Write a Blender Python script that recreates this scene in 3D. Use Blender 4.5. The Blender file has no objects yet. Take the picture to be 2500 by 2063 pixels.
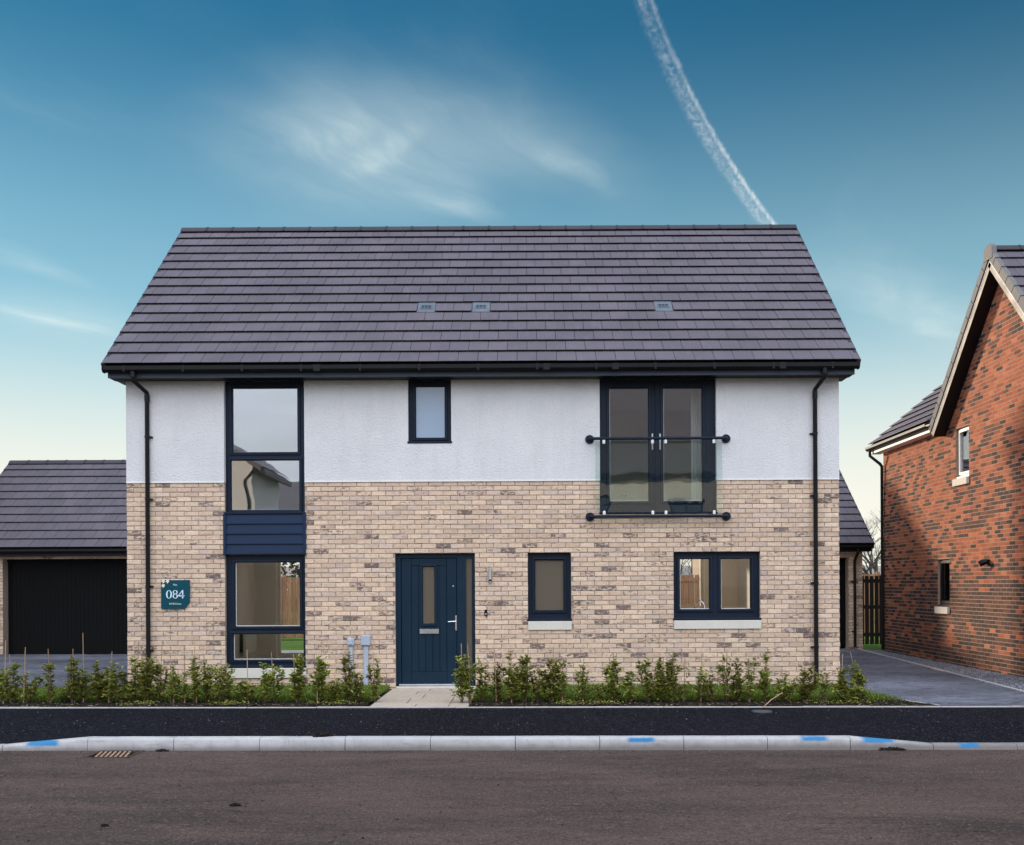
import bpy, math, random
from mathutils import Vector, Matrix, noise as mnoise

R = math.radians
sc = bpy.context.scene
COL = sc.collection

# ------------------------------------------------------------------ camera
CAMD = 16.025
cd = bpy.data.cameras.new('camera')
cam = bpy.data.objects.new('camera', cd)
COL.objects.link(cam)
cd.lens = 36.0
cd.sensor_width = 36.0
cd.shift_x = -0.0156
cd.shift_y = 0.1578
cd.clip_start = 0.1
cd.clip_end = 60000
cam.matrix_world = Matrix.Translation((0, -CAMD, 1.625)) @ Matrix.Rotation(R(90), 4, 'X') @ Matrix.Rotation(R(-0.3), 4, 'Z')
sc.camera = cam

# ------------------------------------------------------------------ light
SUN_EL = R(11.0)
SUN_AZ = R(-37.0)          # angle from +Y (view direction), negative = towards -X
sund = Vector((math.sin(SUN_AZ) * math.cos(SUN_EL), math.cos(SUN_AZ) * math.cos(SUN_EL), math.sin(SUN_EL)))
ld = bpy.data.lights.new('sun', 'SUN')
ld.energy = 4.3
ld.angle = R(5.0)
ld.color = (1.0, 0.80, 0.60)
lo = bpy.data.objects.new('sun', ld)
COL.objects.link(lo)
lo.rotation_euler = (-sund).to_track_quat('-Z', 'Y').to_euler()

w = bpy.data.worlds.new('World')
sc.world = w
w.use_nodes = True
wt = w.node_tree
wt.nodes.clear()


class NT:
    """tiny node-tree writer"""
    def __init__(s, t):
        s.t = t

    def n(s, typ, **kw):
        nd = s.t.nodes.new(typ)
        ins = kw.pop('ins', {})
        for k, v in kw.items():
            setattr(nd, k, v)
        for k, v in ins.items():
            s.put(nd.inputs[k], v)
        return nd

    def put(s, sock, v):
        if isinstance(v, bpy.types.NodeSocket):
            s.t.links.new(v, sock)
        elif isinstance(v, bpy.types.Node):
            s.t.links.new(v.outputs[0], sock)
        else:
            if isinstance(v, tuple) and len(v) == 3 and sock.type == 'RGBA':
                v = (*v, 1)
            sock.default_value = v

    def math(s, op, a, b=0.0, c=None, clamp=False):
        nd = s.n('ShaderNodeMath', operation=op, use_clamp=clamp)
        s.put(nd.inputs[0], a)
        s.put(nd.inputs[1], b)
        if c is not None:
            s.put(nd.inputs[2], c)
        return nd.outputs[0]

    def mix(s, f, a, b, bt='MIX'):
        nd = s.n('ShaderNodeMix', data_type='RGBA', blend_type=bt)
        s.put(nd.inputs[0], f)
        s.put(nd.inputs[6], a)
        s.put(nd.inputs[7], b)
        return nd.outputs[2]

    def ramp(s, f, lo, hi, a=0.0, b=1.0, smooth=True):
        nd = s.n('ShaderNodeMapRange', interpolation_type='SMOOTHSTEP' if smooth else 'LINEAR')
        s.put(nd.inputs[0], f)
        for i, v in enumerate((lo, hi, a, b)):
            s.put(nd.inputs[i + 1], v)
        return nd.outputs[0]

    def noise(s, vec, scale, detail=3.0, rough=0.55, dist=0.0, col=False):
        nd = s.n('ShaderNodeTexNoise')
        if vec is not None:
            s.put(nd.inputs['Vector'], vec)
        nd.inputs['Scale'].default_value = scale
        nd.inputs['Detail'].default_value = detail
        nd.inputs['Roughness'].default_value = rough
        nd.inputs['Distortion'].default_value = dist
        return nd.outputs['Color' if col else 'Fac']

    def mapping(s, vec, scale=(1, 1, 1), loc=(0, 0, 0), rot=(0, 0, 0)):
        nd = s.n('ShaderNodeMapping')
        s.put(nd.inputs[0], vec)
        nd.inputs[1].default_value = loc
        nd.inputs[2].default_value = rot
        nd.inputs[3].default_value = scale
        return nd.outputs[0]


T = NT(wt)
SKY_GAIN = 1.0
sky = T.n('ShaderNodeTexSky', sky_type='NISHITA', sun_disc=False)
sky.sun_elevation = SUN_EL
sky.sun_rotation = SUN_AZ
sky.altitude = 50
sky.air_density = 1.0
sky.dust_density = 0.05
sky.ozone_density = 2.0
# overall photographic grade of the sky (same everywhere)
gm = T.mix(1.0, sky.outputs[0], (0.33, 1.16, 1.34), 'MULTIPLY')
grade = T.n('ShaderNodeHueSaturation', ins={'Hue': 0.5, 'Saturation': 1.0, 'Value': 1.0, 'Color': gm})
tc = T.n('ShaderNodeTexCoord')
dirv = tc.outputs['Generated']
sep = T.n('ShaderNodeSeparateXYZ', ins={0: dirv})
zc = T.math('MAXIMUM', sep.outputs[2], 0.02)
zc2 = T.math('ADD', zc, 0.03)
px = T.math('DIVIDE', sep.outputs[0], zc2)
py = T.math('DIVIDE', sep.outputs[1], zc2)
pl = T.n('ShaderNodeCombineXYZ', ins={0: px, 1: py, 2: 0.0})
# thin cirrus: long soft veils on the cloud plane, broken up by stretched noise
def aniso(vec, ang, lx, ly, c=(0, 0)):
    """turn about the centre, then stretch: unit length along the direction ang"""
    ca, sa_ = math.cos(R(ang)), math.sin(R(ang))
    b_ = T.mapping(vec, (1, 1, 1), (-(ca * c[0] + sa_ * c[1]), -(-sa_ * c[0] + ca * c[1]), 0), (0, 0, -R(ang)))
    return T.mapping(b_, (1 / lx, 1 / ly, 0))


wob = T.noise(pl.outputs[0], 2.2, 3.0, 0.6, 0.0, True)
wv = T.n('ShaderNodeVectorMath', operation='MULTIPLY_ADD', ins={0: wob, 1: (0.20, 0.20, 0.0), 2: pl.outputs[0]})
c2 = T.noise(aniso(wv.outputs[0], 62, 0.42, 0.13, (3.3, 1.2)), 1.0, 5.0, 0.62, 0.2)
c4 = T.noise(aniso(wv.outputs[0], 55, 1.6, 0.7, (1.3, 0.4)), 1.0, 2.0, 0.55, 0.0)


def veil(cx, cy, ang, lx, ly, amp):
    ln = T.n('ShaderNodeVectorMath', operation='LENGTH', ins={0: aniso(wv.outputs[0], ang, lx, ly, (cx + .10, cy + .10))})
    return T.math('MULTIPLY', T.ramp(ln.outputs['Value'], 1.0, 0.0), amp)


VEILS = [(-0.341, 2.225, 48.226, 0.482, 0.462, 0.55), (-0.43, 2.126, -40.9, 0.203, 0.148, 0.45), (-0.313, 2.204, -56.701, 0.198, 0.077, 0.75), (0.078, 2.236, 58.63, 0.281, 0.064, 0.75), (-0.185, 2.494, 53.091, 0.201, 0.091, 0.7), (-1.569, 3.4, 57.822, 0.348, 0.109, 1.0), (-1.375, 2.847, 71.492, 0.292, 0.13, 0.5), (1.177, 3.258, 43.563, 0.72, 0.172, 0.5), (1.393, 3.544, 39.857, 0.345, 0.075, 0.6), (2.6, 1.2, 40, 1.5, 0.4, 0.5), (-2.8, 1.0, 30, 1.6, 0.4, 0.5)]
acc = None
for v_ in VEILS:
    q_ = veil(*v_)
    acc = q_ if acc is None else T.math('ADD', acc, q_)
SOFT = [(-0.334, 2.249, 44.743, 0.523, 0.621, 0.55), (0.049, 2.213, 50.649, 0.49, 0.2, 0.42), (-0.357, 2.03, 74.314, 0.27, 0.225, 0.35), (-1.544, 3.361, 77.993, 0.566, 0.394, 0.45), (1.335, 3.418, 47.639, 1.252, 0.307, 0.45)]
sacc = None
for v_ in SOFT:
    q_ = veil(*v_)
    sacc = q_ if sacc is None else T.math('ADD', sacc, q_)
cir = T.math('ADD', T.math('MULTIPLY', acc, T.ramp(c2, 0.28, 0.74, 0.30, 1.05)), T.math('MULTIPLY', T.ramp(c4, 0.48, 0.8), T.ramp(c2, 0.35, 0.75, 0.02, 0.30)))
# cloud bank over the street behind (the one mirrored in the upper windows)
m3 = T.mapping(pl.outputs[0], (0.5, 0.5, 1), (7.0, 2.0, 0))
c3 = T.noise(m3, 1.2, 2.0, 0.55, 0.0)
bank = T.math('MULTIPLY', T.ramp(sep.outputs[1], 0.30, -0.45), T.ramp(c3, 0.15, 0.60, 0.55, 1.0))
up = T.ramp(sep.outputs[2], -0.02, 0.05)
cir = T.math('ADD', cir, T.math('MULTIPLY', sacc, T.ramp(c4, 0.25, 0.75, 0.45, 1.0)))
cirm = T.math('MULTIPLY', T.math('MULTIPLY', cir, 0.40, clamp=True), up)
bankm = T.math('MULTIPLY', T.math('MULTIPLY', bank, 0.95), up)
# pale haze low in the sky, the same all round the horizon
hz = T.ramp(sep.outputs[2], 0.27, 0.05)
hz0 = T.ramp(sep.outputs[2], 0.50, 0.10)
CIR = (12.5, 14.5, 14.2)
HAZE = (15.4, 15.0, 13.0)
HAZE0 = (7.0, 11.3, 12.8)
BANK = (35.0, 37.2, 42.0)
sa = T.mix(T.math('MULTIPLY', hz0, 0.85), grade.outputs[0], HAZE0)
s0 = T.mix(T.math('MULTIPLY', hz, 0.97), sa, HAZE)
s1 = T.mix(cirm, s0, CIR)
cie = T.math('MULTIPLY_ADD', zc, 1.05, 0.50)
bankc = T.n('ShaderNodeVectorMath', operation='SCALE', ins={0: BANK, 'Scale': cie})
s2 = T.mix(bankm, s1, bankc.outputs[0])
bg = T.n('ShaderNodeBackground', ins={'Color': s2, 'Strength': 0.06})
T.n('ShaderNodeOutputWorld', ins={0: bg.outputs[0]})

vs = sc.view_settings
vs.view_transform = 'Standard'
vs.look = 'None'
vs.gamma = 1.0
vs.use_curve_mapping = False
vs.exposure = 0.10
sc.cycles.max_bounces = 10
sc.cycles.diffuse_bounces = 6
sc.cycles.transparent_max_bounces = 16
sc.cycles.sample_clamp_indirect = 6.0
sc.cycles.use_denoising = True

# ------------------------------------------------------------------ object helpers
WPOS = {}


def new_obj(name, data, parent=None, loc=(0, 0, 0), label=None, cat=None, group=None, kind=None):
    o = bpy.data.objects.new(name, data)
    COL.objects.link(o)
    loc = Vector(loc)
    WPOS[o.name] = loc
    if parent is not None:
        o.parent = parent
        o.location = loc - WPOS[parent.name]
    else:
        o.location = loc
    if label:
        o['label'] = label
    if cat:
        o['category'] = cat
    if group:
        o['group'] = group
    if kind:
        o['kind'] = kind
    return o


def thing(name, label, cat, loc=(0, 0, 0), group=None, parent=None, kind=None):
    return new_obj(name, None, parent, loc, label, cat, group, kind)


class MB:
    def __init__(s):
        s.v = []
        s.f = []
        s.t = []     # tint per face (r,g,b,a)
        s.cur = (1, 1, 1, 0)

    def face(s, pts, tint=None):
        b = len(s.v)
        s.v += [tuple(p) for p in pts]
        s.f.append(tuple(range(b, b + len(pts))))
        s.t.append(tint or s.cur)

    def poly(s, verts, faces, tint=None):
        b = len(s.v)
        s.v += [tuple(p) for p in verts]
        for f in faces:
            s.f.append(tuple(b + i for i in f))
            s.t.append(tint or s.cur)

    def box(s, x0, x1, y0, y1, z0, z1):
        v = [(x0, y0, z0), (x1, y0, z0), (x1, y1, z0), (x0, y1, z0), (x0, y0, z1), (x1, y0, z1), (x1, y1, z1), (x0, y1, z1)]
        s.poly(v, [(0, 3, 2, 1), (4, 5, 6, 7), (0, 1, 5, 4), (1, 2, 6, 5), (2, 3, 7, 6), (3, 0, 4, 7)])
        return s

    def cbox(s, x0, x1, y0, y1, z0, z1, c=0.004):
        """box with all edges chamfered"""
        X = (x0, x1); Y = (y0, y1); Z = (z0, z1)
        v = []
        idx = {}
        for i in (0, 1):
            for j in (0, 1):
                for k in (0, 1):
                    sx, sy, sz = (1 - 2 * i) * c, (1 - 2 * j) * c, (1 - 2 * k) * c
                    for a, d in (('x', (0, sy, sz)), ('y', (sx, 0, sz)), ('z', (sx, sy, 0))):
                        idx[(i, j, k, a)] = len(v)
                        v.append((X[i] + d[0], Y[j] + d[1], Z[k] + d[2]))
        f = []
        for i in (0, 1):
            q = [idx[(i, 0, 0, 'x')], idx[(i, 1, 0, 'x')], idx[(i, 1, 1, 'x')], idx[(i, 0, 1, 'x')]]
            f.append(q if i else q[::-1])
            q = [idx[(0, i, 0, 'y')], idx[(1, i, 0, 'y')], idx[(1, i, 1, 'y')], idx[(0, i, 1, 'y')]]
            f.append(q[::-1] if i else q)
            q = [idx[(0, 0, i, 'z')], idx[(1, 0, i, 'z')], idx[(1, 1, i, 'z')], idx[(0, 1, i, 'z')]]
            f.append(q if i else q[::-1])
        for a in (0, 1):
            for b in (0, 1):
                f.append([idx[(0, a, b, 'y')], idx[(1, a, b, 'y')], idx[(1, a, b, 'z')], idx[(0, a, b, 'z')]])
                f.append([idx[(a, 0, b, 'x')], idx[(a, 1, b, 'x')], idx[(a, 1, b, 'z')], idx[(a, 0, b, 'z')]])
                f.append([idx[(a, b, 0, 'x')], idx[(a, b, 1, 'x')], idx[(a, b, 1, 'y')], idx[(a, b, 0, 'y')]])
        for i in (0, 1):
            for j in (0, 1):
                for k in (0, 1):
                    f.append([idx[(i, j, k, 'x')], idx[(i, j, k, 'y')], idx[(i, j, k, 'z')]])
        s.poly(v, f)
        return s

    def tube(s, pts, r, n=10, cap=True):
        pts = [Vector(p) for p in pts]
        rs = r if isinstance(r, (list, tuple)) else [r] * len(pts)
        rings = []
        ref = None
        for i, p in enumerate(pts):
            if i == 0:
                d = (pts[1] - p).normalized()
            elif i == len(pts) - 1:
                d = (p - pts[i - 1]).normalized()
            else:
                d = ((pts[i + 1] - p).normalized() + (p - pts[i - 1]).normalized()).normalized()
            if ref is None:
                ref = Vector((0, 0, 1)) if abs(d.z) < 0.9 else Vector((1, 0, 0))
            a = d.cross(ref).normalized()
            b = d.cross(a).normalized()
            ref = -a.cross(d) if False else ref
            rings.append([p + (a * math.cos(2 * math.pi * k / n) + b * math.sin(2 * math.pi * k / n)) * rs[i] for k in range(n)])
        base = len(s.v)
        for rg in rings:
            s.v += [tuple(q) for q in rg]
        for i in range(len(rings) - 1):
            for k in range(n):
                k2 = (k + 1) % n
                s.f.append((base + i * n + k, base + i * n + k2, base + (i + 1) * n + k2, base + (i + 1) * n + k))
                s.t.append(s.cur)
        if cap:
            s.f.append(tuple(base + k for k in range(n))[::-1]); s.t.append(s.cur)
            s.f.append(tuple(base + (len(rings) - 1) * n + k for k in range(n))); s.t.append(s.cur)
        return s

    def prism(s, prof, axis, a0, a1):
        """extrude a closed 2-D profile along an axis. axis 'x': prof=(y,z); 'y': (x,z); 'z': (x,y)"""
        def P(p, a):
            return {'x': (a, p[0], p[1]), 'y': (p[0], a, p[1]), 'z': (p[0], p[1], a)}[axis]
        n = len(prof)
        v = [P(p, a0) for p in prof] + [P(p, a1) for p in prof]
        f = [(i, (i + 1) % n, n + (i + 1) % n, n + i) for i in range(n)]
        f += [tuple(range(n))[::-1], tuple(range(n, 2 * n))]
        s.poly(v, f)
        return s

    def slab(s, x0, x1, z0, z1, y0, y1, holes=()):
        """wall slab in the XZ plane with rectangular holes and reveals"""
        xs = sorted({x0, x1, *[h for q in holes for h in q[:2] if x0 < h < x1]})
        zs = sorted({z0, z1, *[h for q in holes for h in q[2:] if z0 < h < z1]})

        def solid(i, k):
            if i < 0 or k < 0 or i >= len(xs) - 1 or k >= len(zs) - 1:
                return False
            cx, cz = (xs[i] + xs[i + 1]) / 2, (zs[k] + zs[k + 1]) / 2
            return not any(h[0] < cx < h[1] and h[2] < cz < h[3] for h in holes)
        for i in range(len(xs) - 1):
            for k in range(len(zs) - 1):
                if not solid(i, k):
                    continue
                a, b, c, d = xs[i], xs[i + 1], zs[k], zs[k + 1]
                s.face([(a, y0, c), (b, y0, c), (b, y0, d), (a, y0, d)])
                s.face([(a, y1, c), (a, y1, d), (b, y1, d), (b, y1, c)])
                if not solid(i - 1, k):
                    s.face([(a, y0, c), (a, y0, d), (a, y1, d), (a, y1, c)])
                if not solid(i + 1, k):
                    s.face([(b, y0, c), (b, y1, c), (b, y1, d), (b, y0, d)])
                if not solid(i, k - 1):
                    s.face([(a, y0, c), (a, y1, c), (b, y1, c), (b, y0, c)])
                if not solid(i, k + 1):
                    s.face([(a, y0, d), (b, y0, d), (b, y1, d), (a, y1, d)])
        return s

    def mesh(s, name, mats, xf=None, smooth=False, sharp=35):
        me = bpy.data.meshes.new(name)
        v = [tuple(xf @ Vector(p)) for p in s.v] if xf else s.v
        me.from_pydata(v, [], s.f)
        at = me.attributes.new('tint', 'FLOAT_COLOR', 'FACE')
        flat = [c for t in s.t for c in t]
        at.data.foreach_set('color', flat)
        for m in (mats if isinstance(mats, (list, tuple)) else [mats]):
            me.materials.append(m)
        if smooth:
            me.polygons.foreach_set('use_smooth', [True] * len(me.polygons))
            me.set_sharp_from_angle(angle=R(sharp))
        me.update()
        return me

    def build(s, name, mat, parent=None, smooth=False, loc=(0, 0, 0), xf=None, **kw):
        return new_obj(name, s.mesh(name, mat, xf, smooth), parent, loc, **kw)


# ------------------------------------------------------------------ materials
def new_mat(name):
    m = bpy.data.materials.new(name)
    m.use_nodes = True
    m.node_tree.nodes.clear()
    t = NT(m.node_tree)
    out = t.n('ShaderNodeOutputMaterial')
    bs = t.n('ShaderNodeBsdfPrincipled')
    t.put(out.inputs[0], bs.outputs[0])
    return m, t, bs, out


def pos(t):
    return t.n('ShaderNodeNewGeometry').outputs['Position']


def bump(t, bs, h, strength=0.3, dist=0.01):
    b = t.n('ShaderNodeBump', ins={'Height': h, 'Strength': strength, 'Distance': dist})
    t.put(bs.inputs['Normal'], b.outputs[0])


def M_plain(name, col, rough=0.5, metal=0.0, var=0.12, vs=3.0, bmp=0.0, bs_scale=120, spec=0.5):
    m, t, bs, out = new_mat(name)
    p = pos(t)
    n = t.noise(p, vs, 5, 0.6)
    n2 = t.noise(p, vs * 14, 3, 0.6)
    k = t.math('ADD', t.ramp(n, 0.25, 0.75, 1 - var, 1 + var), t.ramp(n2, 0.2, 0.8, -var * 0.5, var * 0.5))
    c = t.mix(1.0, col, t.n('ShaderNodeCombineColor', ins={0: k, 1: k, 2: k}).outputs[0], 'MULTIPLY')
    t.put(bs.inputs['Base Color'], c)
    t.put(bs.inputs['Roughness'], t.ramp(n, 0.2, 0.8, max(0.02, rough - 0.07), min(1, rough + 0.07)))
    bs.inputs['Metallic'].default_value = metal
    bs.inputs['Specular IOR Level'].default_value = spec
    if bmp:
        bump(t, bs, t.noise(p, bs_scale, 3), bmp, 0.004)
    return m


def M_brick(name, dark, dark_mul, grain=0.25, patch_scale=(9, 9, 26), rough=0.9):
    """tint attribute = brick colour, its alpha = how much of the face is burnt dark"""
    m, t, bs, out = new_mat(name)
    p = pos(t)
    at = t.n('ShaderNodeAttribute', attribute_name='tint')
    pm = t.mapping(p, patch_scale)
    n1 = t.noise(pm, 1.0, 5, 0.65, 0.8)
    thr = t.math('SUBTRACT', 0.74, t.math('MULTIPLY', at.outputs['Alpha'], 0.48))
    d = t.math('SUBTRACT', n1, thr)
    mask = t.ramp(d, -0.03, 0.09)
    mask = t.math('MULTIPLY', mask, t.ramp(at.outputs['Alpha'], 0.03, 0.22))
    fine = t.noise(p, 90, 4, 0.7)
    mid = t.noise(t.mapping(p, (16, 16, 40)), 1.0, 4, 0.6)
    k = t.math('MULTIPLY', t.ramp(fine, 0.2, 0.8, 1 - grain * 0.6, 1 + grain * 0.6), t.ramp(mid, 0.25, 0.75, 1 - grain * .7, 1 + grain * .5))
    kc = t.n('ShaderNodeCombineColor', ins={0: k, 1: k, 2: k}).outputs[0]
    c = t.mix(1.0, at.outputs['Color'], kc, 'MULTIPLY')
    c = t.mix(t.math('MULTIPLY', mask, dark_mul), c, dark)
    t.put(bs.inputs['Base Color'], c)
    bs.inputs['Roughness'].default_value = rough
    bs.inputs['Specular IOR Level'].default_value = 0.25
    h = t.math('ADD', t.math('MULTIPLY', mid, 0.8), t.math('MULTIPLY', fine, 0.35))
    bump(t, bs, h, 0.55, 0.006)
    return m


def M_mortar(name, col):
    m, t, bs, out = new_mat(name)
    p = pos(t)
    n = t.noise(p, 40, 5, 0.7)
    n2 = t.noise(p, 1.6, 3)
    c = t.mix(t.ramp(n, 0.3, 0.7), tuple(0.75 * x for x in col), tuple(1.15 * x for x in col))
    c = t.mix(t.ramp(n2, 0.35, 0.7, 0, 0.35), c, tuple(0.6 * x for x in col))
    t.put(bs.inputs['Base Color'], c)
    bs.inputs['Roughness'].default_value = 0.95
    bump(t, bs, n, 0.6, 0.005)
    return m


def M_render():
    m, t, bs, out = new_mat('roughcast_render')
    p = pos(t)
    n1 = t.noise(p, 0.9, 4, 0.6)
    n2 = t.noise(p, 42, 4, 0.65, 0.4)
    n3 = t.noise(t.mapping(p, (5, 5, 0.7)), 1.0, 4, 0.6)
    c = t.mix(t.ramp(n1, 0.3, 0.7), (0.69, 0.685, 0.695), (0.765, 0.755, 0.755))
    c = t.mix(t.ramp(n3, 0.48, 0.78, 0, 0.34), c, (0.58, 0.57, 0.56))
    c = t.mix(t.ramp(n2, 0.35, 0.6, 0.22, 0.0), c, (0.50, 0.50, 0.52))
    t.put(bs.inputs['Base Color'], c)
    bs.inputs['Roughness'].default_value = 0.95
    bs.inputs['Specular IOR Level'].default_value = 0.2
    bump(t, bs, n2, 1.0, 0.014)
    return m


def M_tile(name, a, b, rough=0.62):
    m, t, bs, out = new_mat(name)
    p = pos(t)
    at = t.n('ShaderNodeAttribute', attribute_name='tint')
    n1 = t.noise(p, 1.1, 4, 0.6)
    n2 = t.noise(p, 160, 3, 0.7)
    n3 = t.noise(t.mapping(p, (14, 2.5, 2.5)), 1.0, 4, 0.6)
    c = t.mix(t.ramp(n1, 0.3, 0.7), a, b)
    c = t.mix(t.ramp(n2, 0.3, 0.75, 0.0, 0.35), c, tuple(1.5 * x for x in b))
    c = t.mix(t.ramp(n3, 0.52, 0.8, 0.0, 0.30), c, tuple(1.7 * x for x in b))
    c = t.mix(1.0, c, at.outputs['Color'], 'MULTIPLY')
    t.put(bs.inputs['Base Color'], c)
    t.put(bs.inputs['Roughness'], t.ramp(n1, 0.2, 0.8, rough - 0.06, rough + 0.1))
    bs.inputs['Specular IOR Level'].default_value = 0.35
    bump(t, bs, n2, 0.25, 0.002)
    return m


def M_glass(name, f0=0.11, tint=(0.93, 0.95, 0.94), wav=0.012, rough=0.0):
    m = bpy.data.materials.new(name)
    m.use_nodes = True
    m.node_tree.nodes.clear()
    t = NT(m.node_tree)
    out = t.n('ShaderNodeOutputMaterial')
    g = t.n('ShaderNodeNewGeometry')
    dt = t.n('ShaderNodeVectorMath', operation='DOT_PRODUCT', ins={0: g.outputs['Incoming'], 1: g.outputs['Normal']})
    c = t.math('ABSOLUTE', dt.outputs['Value'])
    sch = t.math('POWER', t.math('SUBTRACT', 1.0, c, clamp=True), 5.0)
    F = t.math('ADD', t.math('MULTIPLY', sch, 1 - f0), f0)
    h = t.noise(g.outputs['Position'], 1.7, 2, 0.4)
    b = t.n('ShaderNodeBump', ins={'Height': h, 'Strength': 1.0, 'Distance': wav})
    gl = t.n('ShaderNodeBsdfGlossy', ins={'Color': (1, 1, 1), 'Roughness': rough, 'Normal': b.outputs[0]})
    tr = t.n('ShaderNodeBsdfTransparent', ins={'Color': tint})
    mx = t.n('ShaderNodeMixShader', ins={0: F, 1: tr.outputs[0], 2: gl.outputs[0]})
    t.put(out.inputs[0], mx.outputs[0])
    return m


def M_obscure(name, col=(0.75, 0.72, 0.66), rough=0.35):
    m, t, bs, out = new_mat(name)
    p = pos(t)
    n = t.noise(p, 130, 2, 0.5)
    bs.inputs['Base Color'].default_value = (*col, 1)
    bs.inputs['Roughness'].default_value = rough
    bs.inputs['Transmission Weight'].default_value = 0.4
    bs.inputs['Specular IOR Level'].default_value = 0.25
    bs.inputs['IOR'].default_value = 1.3
    bump(t, bs, n, 0.3, 0.003)
    return m


def M_leaf(name, a, b, rough=0.38):
    m, t, bs, out = new_mat(name)
    at = t.n('ShaderNodeAttribute', attribute_name='tint')
    oi = t.n('ShaderNodeObjectInfo')
    c = t.mix(at.outputs['Alpha'], a, b)
    hs = t.n('ShaderNodeHueSaturation', ins={'Hue': t.ramp(oi.outputs['Random'], 0, 1, 0.485, 0.515, False), 'Saturation': 1.0,
                                            'Value': t.ramp(oi.outputs['Random'], 0, 1, 0.75, 1.25, False), 'Color': c})
    t.put(bs.inputs['Base Color'], hs.outputs[0])
    bs.inputs['Roughness'].default_value = rough
    tl = t.n('ShaderNodeBsdfTranslucent', ins={'Color': hs.outputs[0]})
    mx = t.n('ShaderNodeMixShader', ins={0: 0.32, 1: bs.outputs[0], 2: tl.outputs[0]})
    t.put(out.inputs[0], mx.outputs[0])
    return m


def M_asphalt(name, a, b, spk, spk_amt=0.5, streak=0.0, mud=None, rough=0.85, bscale=60, bst=0.6, spec=0.3, vsc=60):
    m, t, bs, out = new_mat(name)
    p = pos(t)
    n1 = t.noise(p, 0.55, 5, 0.62)
    n2 = t.noise(p, bscale, 2, 0.6)
    vor = t.n('ShaderNodeTexVoronoi', ins={'Vector': p, 'Scale': float(vsc)})
    c = t.mix(t.ramp(n1, 0.3, 0.7), a, b)
    c = t.mix(t.ramp(n2, 0.48, 0.72, 0, spk_amt), c, spk)
    sepc = t.n('ShaderNodeSeparateColor', ins={0: vor.outputs['Color']})
    c = t.mix(t.ramp(sepc.outputs[0], 0.86, 0.99, 0, spk_amt * 0.8), c, tuple(min(1, 1.9 * x) for x in spk))
    if mud:
        st = t.noise(t.mapping(p, (0.45, 1.5, 1)), 1.0, 7, 0.66, 0.4)
        st2 = t.noise(t.mapping(p, (2.6, 6.0, 1), (4, 2, 0)), 1.0, 9, 0.82, 0.4)
        c = t.mix(t.ramp(st, 0.35, 0.68, 0, 0.75), c, mud)
        c = t.mix(t.ramp(st2, 0.54, 0.74, 0, 0.40), c, tuple(1.35 * x for x in mud))
        c = t.mix(t.ramp(st2, 0.25, 0.42, 0.45, 0), c, tuple(0.42 * x for x in a))
        sp = t.noise(t.mapping(p, (8, 13, 1), (1, 9, 0)), 1.0, 6, 0.75)
        c = t.mix(t.ramp(sp, 0.58, 0.70, 0, 0.85), c, tuple(0.25 * x for x in a))
        c = t.mix(t.ramp(sp, 0.36, 0.28, 0, 0.3), c, tuple(1.6 * x for x in b))
    gr_ = t.noise(p, 46, 3, 0.75)
    gk = t.ramp(gr_, 0.32, 0.68, 0.62, 1.38)
    c = t.mix(1.0, c, t.n('ShaderNodeCombineColor', ins={0: gk, 1: gk, 2: gk}).outputs[0], 'MULTIPLY')
    t.put(bs.inputs['Base Color'], c)
    t.put(bs.inputs['Roughness'], t.ramp(n1, 0.2, 0.8, rough - 0.1, min(1, rough + 0.1)))
    bs.inputs['Specular IOR Level'].default_value = spec
    h = t.math('ADD', n2, t.math('MULTIPLY', vor.outputs['Distance'], 0.8))
    if mud:
        h = t.math('ADD', h, t.math('MULTIPLY', t.noise(t.mapping(p, (3, 14, 1)), 1.0, 5, 0.65), 2.2))
    bump(t, bs, h, bst, 0.008)
    return m


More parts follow.
